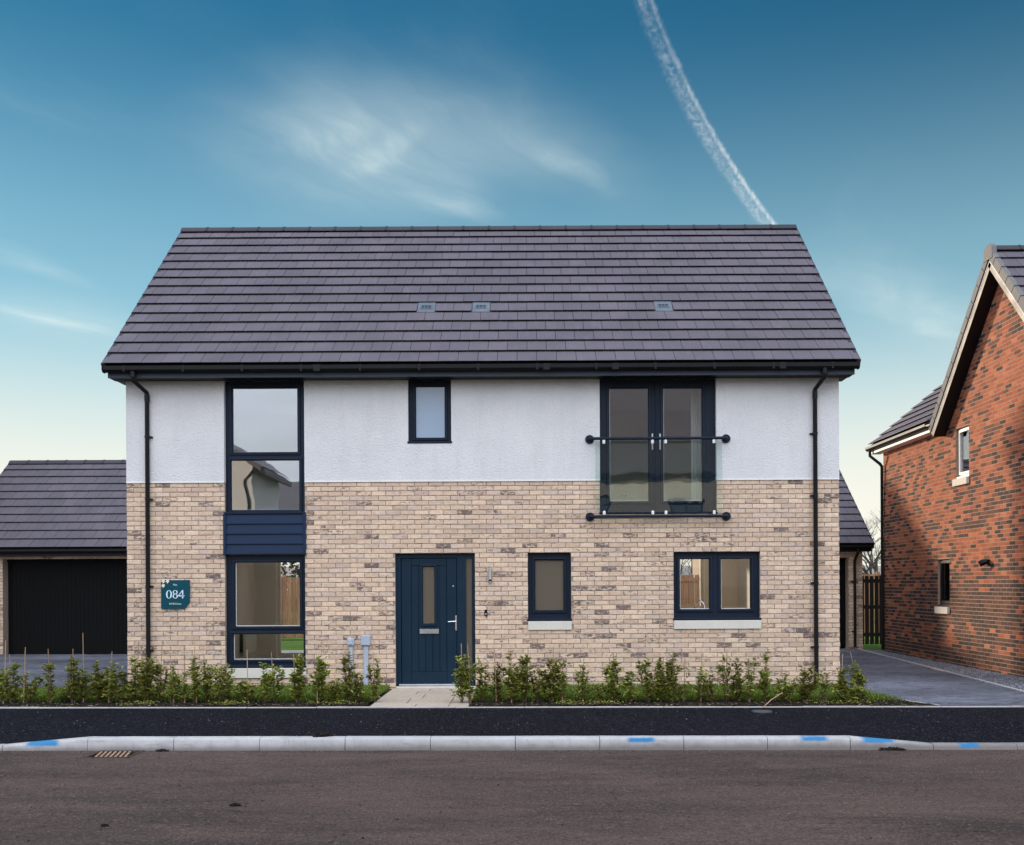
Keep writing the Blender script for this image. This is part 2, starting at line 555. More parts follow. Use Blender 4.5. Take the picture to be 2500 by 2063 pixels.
def M_concrete(name, a, b, paint=None):
    """paint: (x0, x1, z0, z1) patch of sprayed blue marking paint in world space"""
    m, t, bs, out = new_mat(name)
    p = pos(t)
    n1 = t.noise(p, 2.2, 5, 0.65)
    n2 = t.noise(p, 110, 3, 0.6)
    n3 = t.noise(t.mapping(p, (9, 9, 1.5)), 1.0, 5, 0.7)
    sp = t.n('ShaderNodeSeparateXYZ', ins={0: p})
    c = t.mix(t.ramp(n1, 0.3, 0.7), a, b)
    c = t.mix(t.ramp(n3, 0.52, 0.75, 0, 0.35), c, tuple(0.55 * x for x in a))
    # splashed road dirt along the foot of the stone
    dz = t.math('ADD', sp.outputs[2], t.math('MULTIPLY', t.noise(p, 6, 4), 0.05))
    c = t.mix(t.ramp(dz, -0.100, -0.005, 0.92, 0.0), c, (0.16, 0.14, 0.128))
    n5 = t.noise(t.mapping(p, (3.0, 3.0, 22)), 1.0, 6, 0.7)
    c = t.mix(t.ramp(n5, 0.55, 0.70, 0, 0.5), c, (0.20, 0.19, 0.19))
    sc_ = t.noise(t.mapping(p, (30, 30, 5)), 1.0, 4, 0.7)
    c = t.mix(t.ramp(sc_, 0.56, 0.74, 0, 0.55), c, (0.20, 0.19, 0.18))
    c = t.mix(t.ramp(n2, 0.3, 0.6, 0.25, 0.0), c, tuple(0.6 * x for x in a))
    if paint:
        x0, x1, z0, z1 = paint
        w_ = t.noise(p, 14, 4, 0.6)
        e = t.math('MULTIPLY', t.math('SUBTRACT', w_, 0.5), 0.035)
        X = t.math('ADD', sp.outputs[0], e)
        Z = t.math('ADD', sp.outputs[2], t.math('MULTIPLY', e, 0.6))
        mk = t.math('MULTIPLY', t.ramp(X, x0 - .05, x0 + .03), t.ramp(X, x1 + .05, x1 - .03))
        mk = t.math('MULTIPLY', mk, t.math('MULTIPLY', t.ramp(Z, z0 - .022, z0 + .014), t.ramp(Z, z1 + .010, z1 - .004)))
        c = t.mix(t.math('MULTIPLY', mk, 0.92), c, (0.006, 0.19, 0.43))
    t.put(bs.inputs['Base Color'], c)
    bs.inputs['Roughness'].default_value = 0.85
    bs.inputs['Specular IOR Level'].default_value = 0.3
    bump(t, bs, t.math('ADD', n2, n3), 0.3, 0.004)
    return m


def M_wood(name, a, b, axis=2):
    m, t, bs, out = new_mat(name)
    p = pos(t)
    s = [38, 38, 38]
    s[axis] = 1.6
    n = t.noise(t.mapping(p, tuple(s)), 1.0, 4, 0.6, 0.3)
    at = t.n('ShaderNodeAttribute', attribute_name='tint')
    c = t.mix(t.ramp(n, 0.3, 0.7), a, b)
    c = t.mix(1.0, c, at.outputs['Color'], 'MULTIPLY')
    t.put(bs.inputs['Base Color'], c)
    bs.inputs['Roughness'].default_value = 0.85
    bump(t, bs, n, 0.3, 0.004)
    return m


def M_ground(name, a, b, c3, sc1=2.0, sc2=45):
    m, t, bs, out = new_mat(name)
    p = pos(t)
    n1 = t.noise(p, sc1, 5, 0.65)
    n2 = t.noise(p, sc2, 4, 0.65)
    c = t.mix(t.ramp(n1, 0.3, 0.7), a, b)
    c = t.mix(t.ramp(n2, 0.45, 0.75, 0, 0.7), c, c3)
    t.put(bs.inputs['Base Color'], c)
    bs.inputs['Roughness'].default_value = 0.95
    bs.inputs['Specular IOR Level'].default_value = 0.15
    bump(t, bs, n2, 0.9, 0.03)
    return m


MAT = {}
MAT['brick'] = M_brick('buff_brick', (0.105, 0.075, 0.080), 0.85, 0.26, (13, 13, 36))
MAT['mortar'] = M_mortar('grey_mortar', (0.36, 0.30, 0.25))
MAT['rbrick'] = M_brick('red_brick', (0.05, 0.028, 0.025), 0.75, 0.22, (7, 7, 20), 0.85)
MAT['rmortar'] = M_mortar('red_wall_mortar', (0.40, 0.28, 0.20))
MAT['render'] = M_render()
MAT['tile'] = M_tile('slate_grey_tile', (0.100, 0.090, 0.108), (0.124, 0.110, 0.130))
MAT['ridge'] = M_tile('ridge_tile', (0.035, 0.034, 0.042), (0.052, 0.049, 0.058))
MAT['deck'] = M_plain('roof_underlay', (0.012, 0.012, 0.014), 0.8)
MAT['black'] = M_plain('black_plastic', (0.006, 0.0065, 0.008), 0.45, var=0.2, spec=0.25)
MAT['fascia'] = M_plain('blue_grey_fascia', (0.045, 0.062, 0.088), 0.5, var=0.15, spec=0.3)
MAT['navy'] = M_plain('navy_frame', (0.0065, 0.014, 0.030), 0.5, var=0.12, bmp=0.05, spec=0.22)
MAT['door'] = M_plain('navy_door', (0.0035, 0.019, 0.038), 0.5, var=0.08, bmp=0.08, bs_scale=220, spec=0.22)
MAT['clad'] = M_plain('navy_cladding', (0.008, 0.023, 0.058), 0.55, var=0.1, bmp=0.12, bs_scale=160, spec=0.22)
MAT['sill'] = M_plain('cast_stone', (0.64, 0.605, 0.53), 0.8, var=0.06, bmp=0.15)
MAT['chrome'] = M_plain('polished_metal', (0.72, 0.72, 0.74), 0.22, 1.0, var=0.05)
MAT['steel'] = M_plain('brushed_steel', (0.55, 0.56, 0.58), 0.4, 1.0, var=0.05)
MAT['glass'] = M_glass('window_glass', 0.032, (0.985, 0.988, 0.985), 0.0012)
MAT['glassup'] = M_glass('coated_window_glass', 0.27, (0.78, 0.82, 0.85), 0.0016)
MAT['glassfd'] = M_glass('french_door_glass', 0.15, (0.93, 0.95, 0.95), 0.0018)
MAT['clear'] = M_glass('balcony_glass', 0.035, (0.90, 0.945, 0.935), 0.004)
MAT['obscure'] = M_obscure('obscured_glass', (0.20, 0.165, 0.125))
MAT['frost'] = M_plain('satin_bathroom_glass', (0.24, 0.33, 0.45), 0.10, 0.0, 0.03, 1.2, spec=1.0)
MAT['cream'] = M_plain('cream_plaster', (0.87, 0.82, 0.755), 0.9, var=0.04)
MAT['white'] = M_plain('white_gloss_paint', (0.78, 0.77, 0.74), 0.4, var=0.03)
MAT['floorin'] = M_plain('screed_floor', (0.62, 0.58, 0.52), 0.8, var=0.12)
MAT['greypipe'] = M_plain('pale_grey_plastic', (0.40, 0.45, 0.54), 0.45, var=0.06)
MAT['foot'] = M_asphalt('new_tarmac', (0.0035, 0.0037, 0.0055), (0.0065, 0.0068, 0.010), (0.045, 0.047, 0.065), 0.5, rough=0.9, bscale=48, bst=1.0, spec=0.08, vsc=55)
MAT['road'] = M_asphalt('dusty_road', (0.050, 0.038, 0.034), (0.080, 0.060, 0.053), (0.14, 0.107, 0.094), 0.4, mud=(0.135, 0.093, 0.079), rough=0.9, bst=1.0, spec=0.15)
MAT['kerb'] = M_concrete('kerb_concrete', (0.43, 0.425, 0.43), (0.53, 0.525, 0.525))
MAT['edge'] = M_concrete('edging_concrete', (0.40, 0.38, 0.37), (0.48, 0.46, 0.45))
MAT['slab'] = M_brick('buff_slab', (0.2, 0.16, 0.13), 0.4, 0.2, (3, 3, 3), 0.9)
MAT['paver'] = M_brick('grey_paver', (0.03, 0.03, 0.034), 0.6, 0.25, (5, 5, 5), 0.75)
MAT['joint'] = M_ground('joint_sand', (0.03, 0.03, 0.032), (0.05, 0.05, 0.05), (0.08, 0.075, 0.07))
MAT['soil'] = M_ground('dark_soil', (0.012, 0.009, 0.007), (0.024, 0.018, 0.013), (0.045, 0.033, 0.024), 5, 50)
MAT['turf'] = M_ground('lawn', (0.035, 0.065, 0.012), (0.055, 0.10, 0.02), (0.07, 0.12, 0.03), 1.5, 60)
MAT['field'] = M_ground('far_field', (0.06, 0.09, 0.03), (0.10, 0.11, 0.05), (0.05, 0.07, 0.03), 0.03, 0.6)
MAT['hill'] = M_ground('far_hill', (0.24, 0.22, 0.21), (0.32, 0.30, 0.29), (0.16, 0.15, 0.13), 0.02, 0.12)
MAT['grass'] = M_leaf('grass_blade', (0.075, 0.13, 0.010), (0.20, 0.28, 0.03), 0.6)
MAT['leaf'] = M_leaf('shrub_leaf', (0.070, 0.112, 0.018), (0.56, 0.55, 0.12), 0.30)
MAT['bark'] = M_wood('shrub_bark', (0.06, 0.042, 0.028), (0.11, 0.08, 0.05))
MAT['cane'] = M_wood('bamboo_cane', (0.30, 0.18, 0.105), (0.48, 0.31, 0.20))
MAT['fence'] = M_wood('fence_board', (0.24, 0.13, 0.07), (0.38, 0.22, 0.12))
MAT['gate'] = M_wood('dark_gate_board', (0.020, 0.016, 0.013), (0.034, 0.027, 0.022))
MAT['garage_door'] = M_plain('black_garage_door', (0.0040, 0.0042, 0.0046), 0.6, var=0.1, spec=0.12)
MAT['gravel'] = M_brick('grey_gravel', (0.08, 0.08, 0.09), 0.3, 0.3, (20, 20, 20), 0.85)
MAT['rust'] = M_plain('rusty_iron', (0.36, 0.235, 0.15), 0.75, 0.0, 0.4, 18, 0.3, 60)
MAT['slabpale'] = M_plain('bounce_slab', (.50, .47, .42), .85, var=.1)
MAT['backturf'] = M_ground('back_garden_turf', (.10, .20, .03), (.14, .26, .045), (.16, .28, .06), 1.5, 60)
MAT['rust_dark'] = M_plain('dull_iron', (.06, .062, .068), .6, 0.0, .2, 20)
MAT['teal'] = M_plain('teal_sign', (0.002, 0.060, 0.088), 0.4, var=0.04, spec=0.2)
MAT['paleblue'] = M_plain('pale_sign_print', (0.62, 0.76, 0.88), 0.5, var=0.0)
MAT['creamprint'] = M_plain('cream_sign_print', (0.80, 0.74, 0.60), 0.5, var=0.0)
MAT['verge'] = M_plain('stone_verge_cap', (0.16, 0.155, 0.15), 0.8, var=0.1)
MAT['tree_bark'] = M_wood('tree_bark', (0.05, 0.042, 0.036), (0.10, 0.085, 0.07))
MAT['ever'] = M_leaf('evergreen_leaf', (0.010, 0.022, 0.010), (0.03, 0.055, 0.022), 0.5)
MAT['dirt'] = M_ground('clod', (0.018, 0.015, 0.013), (0.035, 0.028, 0.024), (0.06, 0.045, 0.036), 20, 70)
MAT['litter'] = M_brick('leaf_litter', (0.05, 0.03, 0.02), 0.4, 0.3, (30, 30, 30), 0.8)
MAT['pvc'] = M_plain('white_window_frame', (0.72, 0.70, 0.67), 0.4, var=0.04)

rnd = random.Random(84)


# ------------------------------------------------------------------ masonry
def courses(u0, u1, z0, z1, ref, holes=(), L=0.225, H=0.075, J=0.010, off=0.0, inside=None):
    """stretcher bond; yields (ua, ub, za, zb, full)"""
    k0 = math.ceil((ref - z1) / H - 1e-6)
    out = []
    k = k0
    while True:
        zt = ref - k * H
        zb = zt - H
        if zb < z0 - 1e-4:
            break
        cz = (zt + zb) / 2
        segs = [(u0, u1)]
        for h in holes:
            if h[2] < cz < h[3]:
                ns = []
                for a, b in segs:
                    if h[1] <= a or h[0] >= b:
                        ns.append((a, b))
                    else:
                        if h[0] > a:
                            ns.append((a, h[0]))
                        if h[1] < b:
                            ns.append((h[1], b))
                segs = ns
        sh = off + (L / 2 if k % 2 else 0)
        for a, b in segs:
            i = math.floor((a - sh) / L)
            while sh + i * L < b - 1e-6:
                ua = max(a, sh + i * L)
                ub = min(b, sh + (i + 1) * L)
                if ub - ua > 0.035 and (inside is None or inside(ua, ub, zb, zt)):
                    out.append((ua + J / 2 * (ua > a + 1e-6), ub - J / 2 * (ub < b - 1e-6), zb + J / 2, zt - J / 2,
                                abs(ub - ua - L) < 1e-4))
                i += 1
        k += 1
    return out


def brick_geo(mb, ua, ub, za, zb, d0, d1, f, jit, tint, rg, c=0.004):
    """one brick: f maps (u, depth outwards, z) to world. 5-sided with softened front edge"""
    o = [(ua, za), (ub, za), (ub, zb), (ua, zb)]
    ins = [(ua + c, za + c), (ub - c, za + c), (ub - c, zb - c), (ua + c, zb - c)]
    J = lambda q: (q[0] + rg.uniform(-jit, jit), q[1] + rg.uniform(-jit, jit))
    o = [J(q) for q in o]
    ins = [J(q) for q in ins]
    dd = rg.uniform(-0.0015, 0.0025) * (c / .004)
    v = [f(p[0], d0, p[1]) for p in o] + [f(p[0], d1 - c + dd, p[1]) for p in o] + [f(p[0], d1 + dd + rg.uniform(-.001, .001), p[1]) for p in ins]
    fc = [(8, 9, 10, 11)]
    for i in range(4):
        j = (i + 1) % 4
        fc.append((4 + i, 4 + j, 8 + j, 8 + i))
        fc.append((i, j, 4 + j, 4 + i))
    mb.poly(v, fc, tint)


def lay_bricks(parent, name, bricks, tintf, f, d0, d1, jit, mat, score, nmax=300, rg=rnd, ch=0.004):
    """the nmax best-placed whole bricks become parts of their own, the rest one mass"""
    full = sorted([b for b in bricks if b[4]], key=lambda b: score((b[0] + b[1]) / 2, (b[2] + b[3]) / 2))[:nmax]
    chosen = set(id(b) for b in full)
    mass = MB()
    variants = {}
    for b in bricks:
        t = tintf((b[0] + b[1]) / 2, (b[2] + b[3]) / 2)
        if id(b) in chosen:
            uc, zc_ = (b[0] + b[1]) / 2, (b[2] + b[3]) / 2
            mb = MB()
            hu, hz = (b[1] - b[0]) / 2, (b[3] - b[2]) / 2
            o = Vector(f(uc, 0, zc_))
            brick_geo(mb, uc - hu, uc + hu, zc_ - hz, zc_ + hz, d0, d1, lambda u, d, z: tuple(Vector(f(u, d, z)) - o), jit, t, rg, ch)
            mb.build(name, mat, parent, loc=o)
        else:
            brick_geo(mass, b[0], b[1], b[2], b[3], d0, d1, f, jit, t, rg, ch)
    mass.build(name + '_field', mat, parent, kind='stuff')


# ------------------------------------------------------------------ tiled slopes
def slope_tiles(parent, P0, eav, up, nrm, length, n, gauge, wid=0.300, thick=0.051, name='tile', pieces=300, skip=(), mat='tile', rg=rnd, keep=None, first_off=0.0):
    """P0: eaves corner, eav: unit vector along eaves, up: unit vector up the slope"""
    P0, eav, up, nrm = Vector(P0), Vector(eav), Vector(up), Vector(nrm)
    mass = MB()
    cnt = 0
    meshes = {}
    def tile_mb(mb, org, a, b, lift, t):
        g = 0.0034
        L = gauge + 0.07
        prof = [(0.080, -0.004), (0.004, thick - 0.010), (0.0, thick - 0.005), (0.005, thick), (L, 0.004), (L, -0.012)]
        for (x0, x1) in ((a + g, b - g),):
            v = [org + eav * x0 + up * q[0] + nrm * (q[1] + lift) for q in prof] + [org + eav * x1 + up * q[0] + nrm * (q[1] + lift) for q in prof]
            m = len(prof)
            fcs = [(i, (i + 1) % m, m + (i + 1) % m, m + i) for i in range(m)]
            fcs = [x[::-1] for x in fcs] + [tuple(range(m)), tuple(range(m, 2 * m))[::-1]]
            mb.poly(v, fcs, t)
    for r in range(n):
        sh = (wid / 2 if r % 2 else 0.0) + first_off
        i = math.floor(-sh / wid)
        while sh + i * wid < length - 1e-4:
            a = max(0.0, sh + i * wid)
            b = min(length, sh + (i + 1) * wid)
            if b - a > 0.04 and (r, i) not in skip and (keep is None or keep(a, b, r)):
                br = rg.uniform(0.93, 1.06)
                t = (br * rg.uniform(.985, 1.02), br, br * rg.uniform(.985, 1.02), 0)
                lift = rg.uniform(0.0, 0.003)
                org = P0 + up * (r * gauge)
                if cnt < pieces:
                    mb = MB()
                    c = org + eav * ((a + b) / 2)
                    tile_mb(mb, Vector((0, 0, 0)), a - (a + b) / 2, b - (a + b) / 2, lift, t)
                    mb.build(name, MAT[mat], parent, loc=c)
                    cnt += 1
                else:
                    tile_mb(mass, org, a, b, lift, t)
            i += 1
    if mass.v:
        mass.build(name + '_field', MAT[mat], parent, kind='stuff')


def ridge_run(parent, A, B, seg=0.483, r=0.13, mat='ridge', name='ridge_tile'):
    A, B = Vector(A), Vector(B)
    d = (B - A).normalized()
    L = (B - A).length
    side = Vector((-d.y, d.x, 0))
    n = max(1, round(L / seg))
    prof = [(-r, -0.085), (-r * 0.98, -0.06), (-r * 0.55, 0.0), (-r * 0.2, 0.022), (r * 0.2, 0.022), (r * 0.55, 0.0), (r * 0.98, -0.06), (r, -0.085)]
    for i in range(n):
        a, b = A + d * (L * i / n), A + d * (L * (i + 1) / n)
        c = (a + b) / 2
        mb = MB()
        h = L / n / 2
        br = rnd.uniform(.9, 1.1)
        mb.cur = (br, br, br, 0)
        v = [d * (-h + .002) + side * p[0] + Vector((0, 0, p[1])) for p in prof] + [d * (h - .002) + side * p[0] + Vector((0, 0, p[1])) for p in prof]
        m = len(prof)
        mb.poly(v, [(j, j + 1, m + j + 1, m + j) for j in range(m - 1)] + [tuple(range(m)), tuple(range(m, 2 * m))[::-1]])
        # union strap over the joint
        v = [d * (h - .02) + side * p[0] * 1.04 + Vector((0, 0, p[1] + .008)) for p in prof] + [d * (h + .02) + side * p[0] * 1.04 + Vector((0, 0, p[1] + .008)) for p in prof]
        if i < n - 1:
            mb.poly(v, [(j, j + 1, m + j + 1, m + j) for j in range(m - 1)] + [tuple(range(m)), tuple(range(m, 2 * m))[::-1]], (.7, .7, .7, 0))
        mb.build(name, MAT[mat], parent, loc=c)


# ------------------------------------------------------------------ ground and street
TILT = 0.0040     # the street falls very slightly to the right


def gz(x):
    return -TILT * x


def tilt(o):
    o.rotation_euler[1] = TILT
    return o


def sheet(name, x0, x1, y0, y1, z, mat, nx=1, ny=1, label=None, kind='structure', zf=None, parent=None):
    mb = MB()
    for i in range(nx):
        for j in range(ny):
            q = [(x0 + (x1 - x0) * a / nx, y0 + (y1 - y0) * b / ny) for a, b in ((i, j), (i + 1, j), (i + 1, j + 1), (i, j + 1))]
            mb.face([(a, b, (zf(a, b) if zf else z)) for a, b in q])
    return mb.build(name, MAT[mat], parent, label=label, kind=kind)


YE = -2.50      # back of footpath (edging)
YK = -5.05      # back of kerb
YF = -5.175     # kerb face
ZR = -0.135     # road level


def kerb_top(x):
    if x < -5.58 or x > 4.288:
        return -0.078
    if x < -4.675:
        return -0.078 * (-4.675 - x) / 0.905
    if x > 3.406:
        return -0.078 * (x - 3.406) / 0.882
    return 0.0


sheet('ground', -900, 900, -900, 3000, -0.35, 'field', label='rough green farmland stretching behind the houses to the horizon')
GX0, GX1, GY0_, GY1_ = -4.54, -4.06, YF - .46, YF - .015
def road_z(x, y):
    e = min(1.0, max(0.0, (YF - .02 - y) / .25))
    a_ = mnoise.fractal((x * 1.3, y * 5.5, 0), 0.9, 2.1, 5)
    b_ = mnoise.fractal((x * 9, y * 16, 3), 0.8, 2.2, 4)
    return ZR + e * (0.010 * a_ + 0.0055 * b_)


mb = MB()
RXA, RXB, RYA = -6.4, 7.2, -9.9
xl = sorted({*[RXA + (RXB - RXA) * i / 330 for i in range(331)], GX0, GX1})
yl = sorted({*[RYA + (YF + .01 - RYA) * (1 - (1 - j / 170) ** 1.0) for j in range(171)], GY0_, GY1_})
vi = {}
for i, x in enumerate(xl):
    for j, y in enumerate(yl):
        vi[i, j] = len(mb.v)
        edge = i in (0, len(xl) - 1) or j in (0, len(yl) - 1) or (GX0 - .03 < x < GX1 + .03 and y > GY0_ - .03)
        mb.v.append((x, y, ZR if edge else road_z(x, y)))
for i in range(len(xl) - 1):
    for j in range(len(yl) - 1):
        if GX0 - 1e-6 <= xl[i] < GX1 - 1e-6 and GY0_ - 1e-6 <= yl[j] < GY1_ - 1e-6:
            continue
        mb.f.append((vi[i, j], vi[i + 1, j], vi[i + 1, j + 1], vi[i, j + 1]))
        mb.t.append(mb.cur)
for q_ in ((-60, RXA, -14.5, YF + .01), (RXB, 60, -14.5, YF + .01), (RXA, RXB, -14.5, RYA)):
    mb.face([(q_[0], q_[2], ZR), (q_[1], q_[2], ZR), (q_[1], q_[3], ZR), (q_[0], q_[3], ZR)])
tilt(mb.build('road', MAT['road'], smooth=True, label='dusty grey brown tarmac road in front of the kerb', kind='structure'))


def foot_z(x, y):
    t_ = max(0.0, min(1.0, (y - YK) / 1.1))
    t_ = t_ * t_ * (3 - 2 * t_)
    return kerb_top(x) * (1 - t_) - 0.006


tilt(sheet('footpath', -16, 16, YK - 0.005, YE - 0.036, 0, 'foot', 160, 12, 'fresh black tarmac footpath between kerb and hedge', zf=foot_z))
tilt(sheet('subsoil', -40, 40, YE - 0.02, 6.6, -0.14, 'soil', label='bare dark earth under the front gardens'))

kerb = thing('kerb', 'row of pale concrete kerb stones along the road edge', None, kind='structure')
tilt(kerb)
joints = [-7.40, -6.49, -5.58, -4.675, -3.762, -2.853, -1.947, -1.042, -0.142, 0.751, 1.643, 2.53, 3.406, 4.288, 5.175, 6.07, 6.97, 7.87]
paints = {2: (-5.32, -5.00, -0.060, -0.012), 9: (1.06, 1.32, -.052, -.014), 11: (2.90, 3.15, -0.048, -0.014),
          12: (3.55, 3.87, -0.070, -0.016), 13: (4.58, 4.76, -0.125, -0.098)}
# paints index = index of the stone's left joint
for i in range(len(joints) - 1):
    a, b = joints[i] + 0.003, joints[i + 1] - 0.003
    za, zb = kerb_top(joints[i]), kerb_top(joints[i + 1])
    mb = MB()
    N = 4
    rings = []
    wob = rnd.uniform(-0.004, 0.004)
    for k in range(N + 1):
        x = a + (b - a) * k / N
        zt = za + (zb - za) * k / N + rnd.uniform(-.001, .001)
        h = zt - ZR
        prof = [(YK, ZR - .1), (YK, zt - .006), (YK - .006, zt), (YF + 0.035, zt), (YF + 0.016, zt - .005), (YF + 0.004, zt - .018), (YF - 0.001, zt - .035 if h > .08 else zt - .025), (YF - 0.012, ZR - .1)]
        rings.append([(x, p[0] + wob, p[1]) for p in prof])
    m = len(rings[0])
    v = [p for rg in rings for p in rg]
    f = []
    for k in range(N):
        for j in range(m):
            j2 = (j + 1) % m
            f.append((k * m + j, k * m + j2, (k + 1) * m + j2, (k + 1) * m + j))
    f += [tuple(range(m))[::-1], tuple(N * m + j for j in range(m))]
    mb.poly(v, f)
    mt = MAT['kerb'] if i not in paints else M_concrete('kerb_concrete_marked', (0.43, 0.425, 0.43), (0.53, 0.525, 0.525), paints[i])
    o = mb.build('kerb_stone', mt, kerb, smooth=True)
    if i in paints:
        o['label'] = 'kerb stone with a sprayed blue mark'

edging = thing('edging', 'thin pale concrete edging strip behind the footpath', None, kind='structure')
tilt(edging)
x = -9.2
while x < 10:
    mb = MB().cbox(x + .002, x + .913, YE - .038, YE, -.12, 0.010 + rnd.uniform(-.003, .003), .005)
    mb.build('edging_stone', MAT['edge'], edging)
    x += .915

# front path of buff slabs
gp = thing('garden_path', 'buff paving slab path up to the front door', None, kind='structure')
tilt(gp)
sheet('path_bed', -2.16, -0.79, YE + .002, 0.0, -0.012, 'joint', parent=gp, kind=None)
ROWS = [(-2.49, -2.05), (-2.05, -1.45), (-1.45, -0.85), (-0.85, -0.40), (-0.40, -0.015)]
for r_, (ya, yb) in enumerate(ROWS):
    xs = [-2.12, -1.67, -1.07, -0.80] if r_ % 2 else [-2.12, -1.52, -1.07, -0.80]
    for a, b in zip(xs, xs[1:]):
        t = rnd.uniform(.9, 1.08)
        mb = MB()
        mb.cur = (.46 * t, .39 * t, .31 * t, rnd.uniform(0, .25))
        mb.cbox(a + .005, b - .005, ya + .005, yb - .005, -.03, rnd.uniform(-.002, .002), .004)
        mb.build('paving_slab', MAT['slab'], gp)


# block-paved drives
def pavers(parent, inside, x0, x1, y0, y1, nmax, z=0.0):
    cand = []
    r_ = 0
    y = y0
    while y < y1:
        x = x0 + (0.1 if r_ % 2 else 0)
        while x < x1:
            if inside(x + .1, y + .05):
                cand.append((x, y))
            x += .2
        y += .1
        r_ += 1
    cand.sort(key=lambda c: c[1] + abs(c[0]) * .2)
    mass = MB()
    proto = {}
    for i, (x, y) in enumerate(cand):
        t = rnd.uniform(.78, 1.15) * (1 + .55 * mnoise.noise((x * .45, y * 1.1, 6)))
        tt = (.125 * t, .132 * t, .162 * t, rnd.choice((0, 0, 0, .3, .5)))
        dz = z + rnd.uniform(-.0015, .0015)
        def geo(mb, ox, oy):
            c = .006
            a, b, cc, d = ox + .002, ox + .198, oy + .002, oy + .098
            v = [(a, cc, -.05), (b, cc, -.05), (b, d, -.05), (a, d, -.05), (a, cc, dz - c), (b, cc, dz - c), (b, d, dz - c), (a, d, dz - c),
                 (a + c, cc + c, dz), (b - c, cc + c, dz), (b - c, d - c, dz), (a + c, d - c, dz)]
            f = [(8, 9, 10, 11)]
            for k in range(4):
                k2 = (k + 1) % 4
                f += [(4 + k, 4 + k2, 8 + k2, 8 + k), (k, k2, 4 + k2, 4 + k)]
            mb.poly(v, f, tt)
        if i < nmax:
            mb = MB()
            geo(mb, -.1, -.05)
            mb.build('paving_block', MAT['paver'], parent, loc=(x + .1, y + .05, 0))
        else:
            geo(mass, x, y)
    mass.build('paving_block_field', MAT['paver'], parent, kind='stuff')


def right_edge(y):       # drive edge beside the red house
    return 7.30 + (8.18 - 7.30) * (y + 2.45) / 11.5


def bed_end(y):          # rounded end of the planting bed on the right
    if y > -0.05:
        return 4.93
    return 4.93 + 0.52 * max(0.0, min(1.0, (-y - .2) / 2.2)) ** 2.2


drive_r = thing('driveway', 'grey block paved driveway between the pale house and the red brick house', None, kind='structure')
tilt(drive_r)
sheet('paving_bed', 4.8, 8.45, YE + .004, 9.55, -.03, 'joint', parent=drive_r, kind=None)
pavers(drive_r, lambda x, y: bed_end(y) + .06 < x < right_edge(y) - .06, 4.8, 8.4, YE + .01, 9.5, 300)
mb = MB()
ys = [YE + .01, 1, 4, 7, 9.5]
for a, b in zip(ys, ys[1:]):
    xa, xb = right_edge(a), right_edge(b)
    mb.poly([(xa - .03, a, -.1), (xa + .03, a, -.1), (xb + .03, b, -.1), (xb - .03, b, -.1), (xa - .03, a, .012), (xa + .03, a, .012), (xb + .03, b, .012), (xb - .03, b, .012)],
            [(4, 5, 6, 7), (0, 1, 5, 4), (1, 2, 6, 5), (2, 3, 7, 6), (3, 0, 4, 7)])
mb.build('drive_edging', MAT['edge'], drive_r)
# kerb edge round the end of the bed
mb = MB()
yy = [-2.45 + .1 * i for i in range(24)]
for a, b in zip(yy, yy[1:]):
    xa, xb = bed_end(a), bed_end(b)
    mb.poly([(xa - .02, a, .012), (xa + .03, a, .012), (xb + .03, b, .012), (xb - .02, b, .012), (xa + .03, a, -.05), (xb + .03, b, -.05)], [(0, 1, 2, 3), (1, 4, 5, 2)])
mb.build('bed_edging', MAT['edge'], drive_r)


def lawn_back(x):        # back edge of the lawn in front of the left drive
    if x > -6.2:
        return -0.02
    return -0.02 - 1.45 * max(0.0, min(1.0, (-6.6 - x) / 2.2)) ** 1.3


drive_l = thing('driveway', 'grey block paved driveway in front of the dark garage', None, kind='structure')
tilt(drive_l)
sheet('paving_bed', -14, -6.30, -1.7, 7.9, -.03, 'joint', parent=drive_l, kind=None)
pavers(drive_l, lambda x, y: (x < -6.75 and y > lawn_back(x) + .08), -13.4, -6.6, -1.6, 7.85, 0)

# gravel margins
def gravel(name, n, pf, label):
    mb = MB()
    rg = random.Random(5)
    for _ in range(n):
        x, y = pf(rg)
        s = rg.uniform(.009, .022)
        t = rg.uniform(.5, 1.35)
        c = (.22 * t, .22 * t, .25 * t, 0)
        z = rg.uniform(-.012, .012)
        v = [(x + s * rg.uniform(.6, 1), y, z), (x - s * .5, y + s * rg.uniform(.6, 1), z), (x - s * .5, y - s * rg.uniform(.6, 1), z), (x, y, z + s * rg.uniform(.6, 1.1))]
        mb.poly(v, [(0, 1, 3), (1, 2, 3), (2, 0, 3)], c)
    return tilt(mb.build(name, MAT['gravel'], label=label, kind='stuff', cat='gravel'))


def gp1(rg):
    y = rg.uniform(-2.4, 9.0)
    return rg.uniform(right_edge(y) + .03, 8.49), y


gravel('gravel', 16000, gp1, 'loose grey gravel strip along the foot of the red brick wall')
gravel('gravel', 3500, lambda rg: (rg.uniform(-6.74, -6.28), rg.uniform(0.0, 4.5)), 'loose grey gravel margin beside the pale house by the left driveway')

# lawn strips with grass blades, bare soil under the hedge
bed = thing('planting_bed', 'dark mulched soil strip under the young hedge', None, kind='structure')
tilt(bed)


def soil_z(x, y):
    return 0.018 * mnoise.noise((x * 9, y * 9, 0)) + 0.012 * mnoise.noise((x * 31, y * 31, 4)) + 0.012


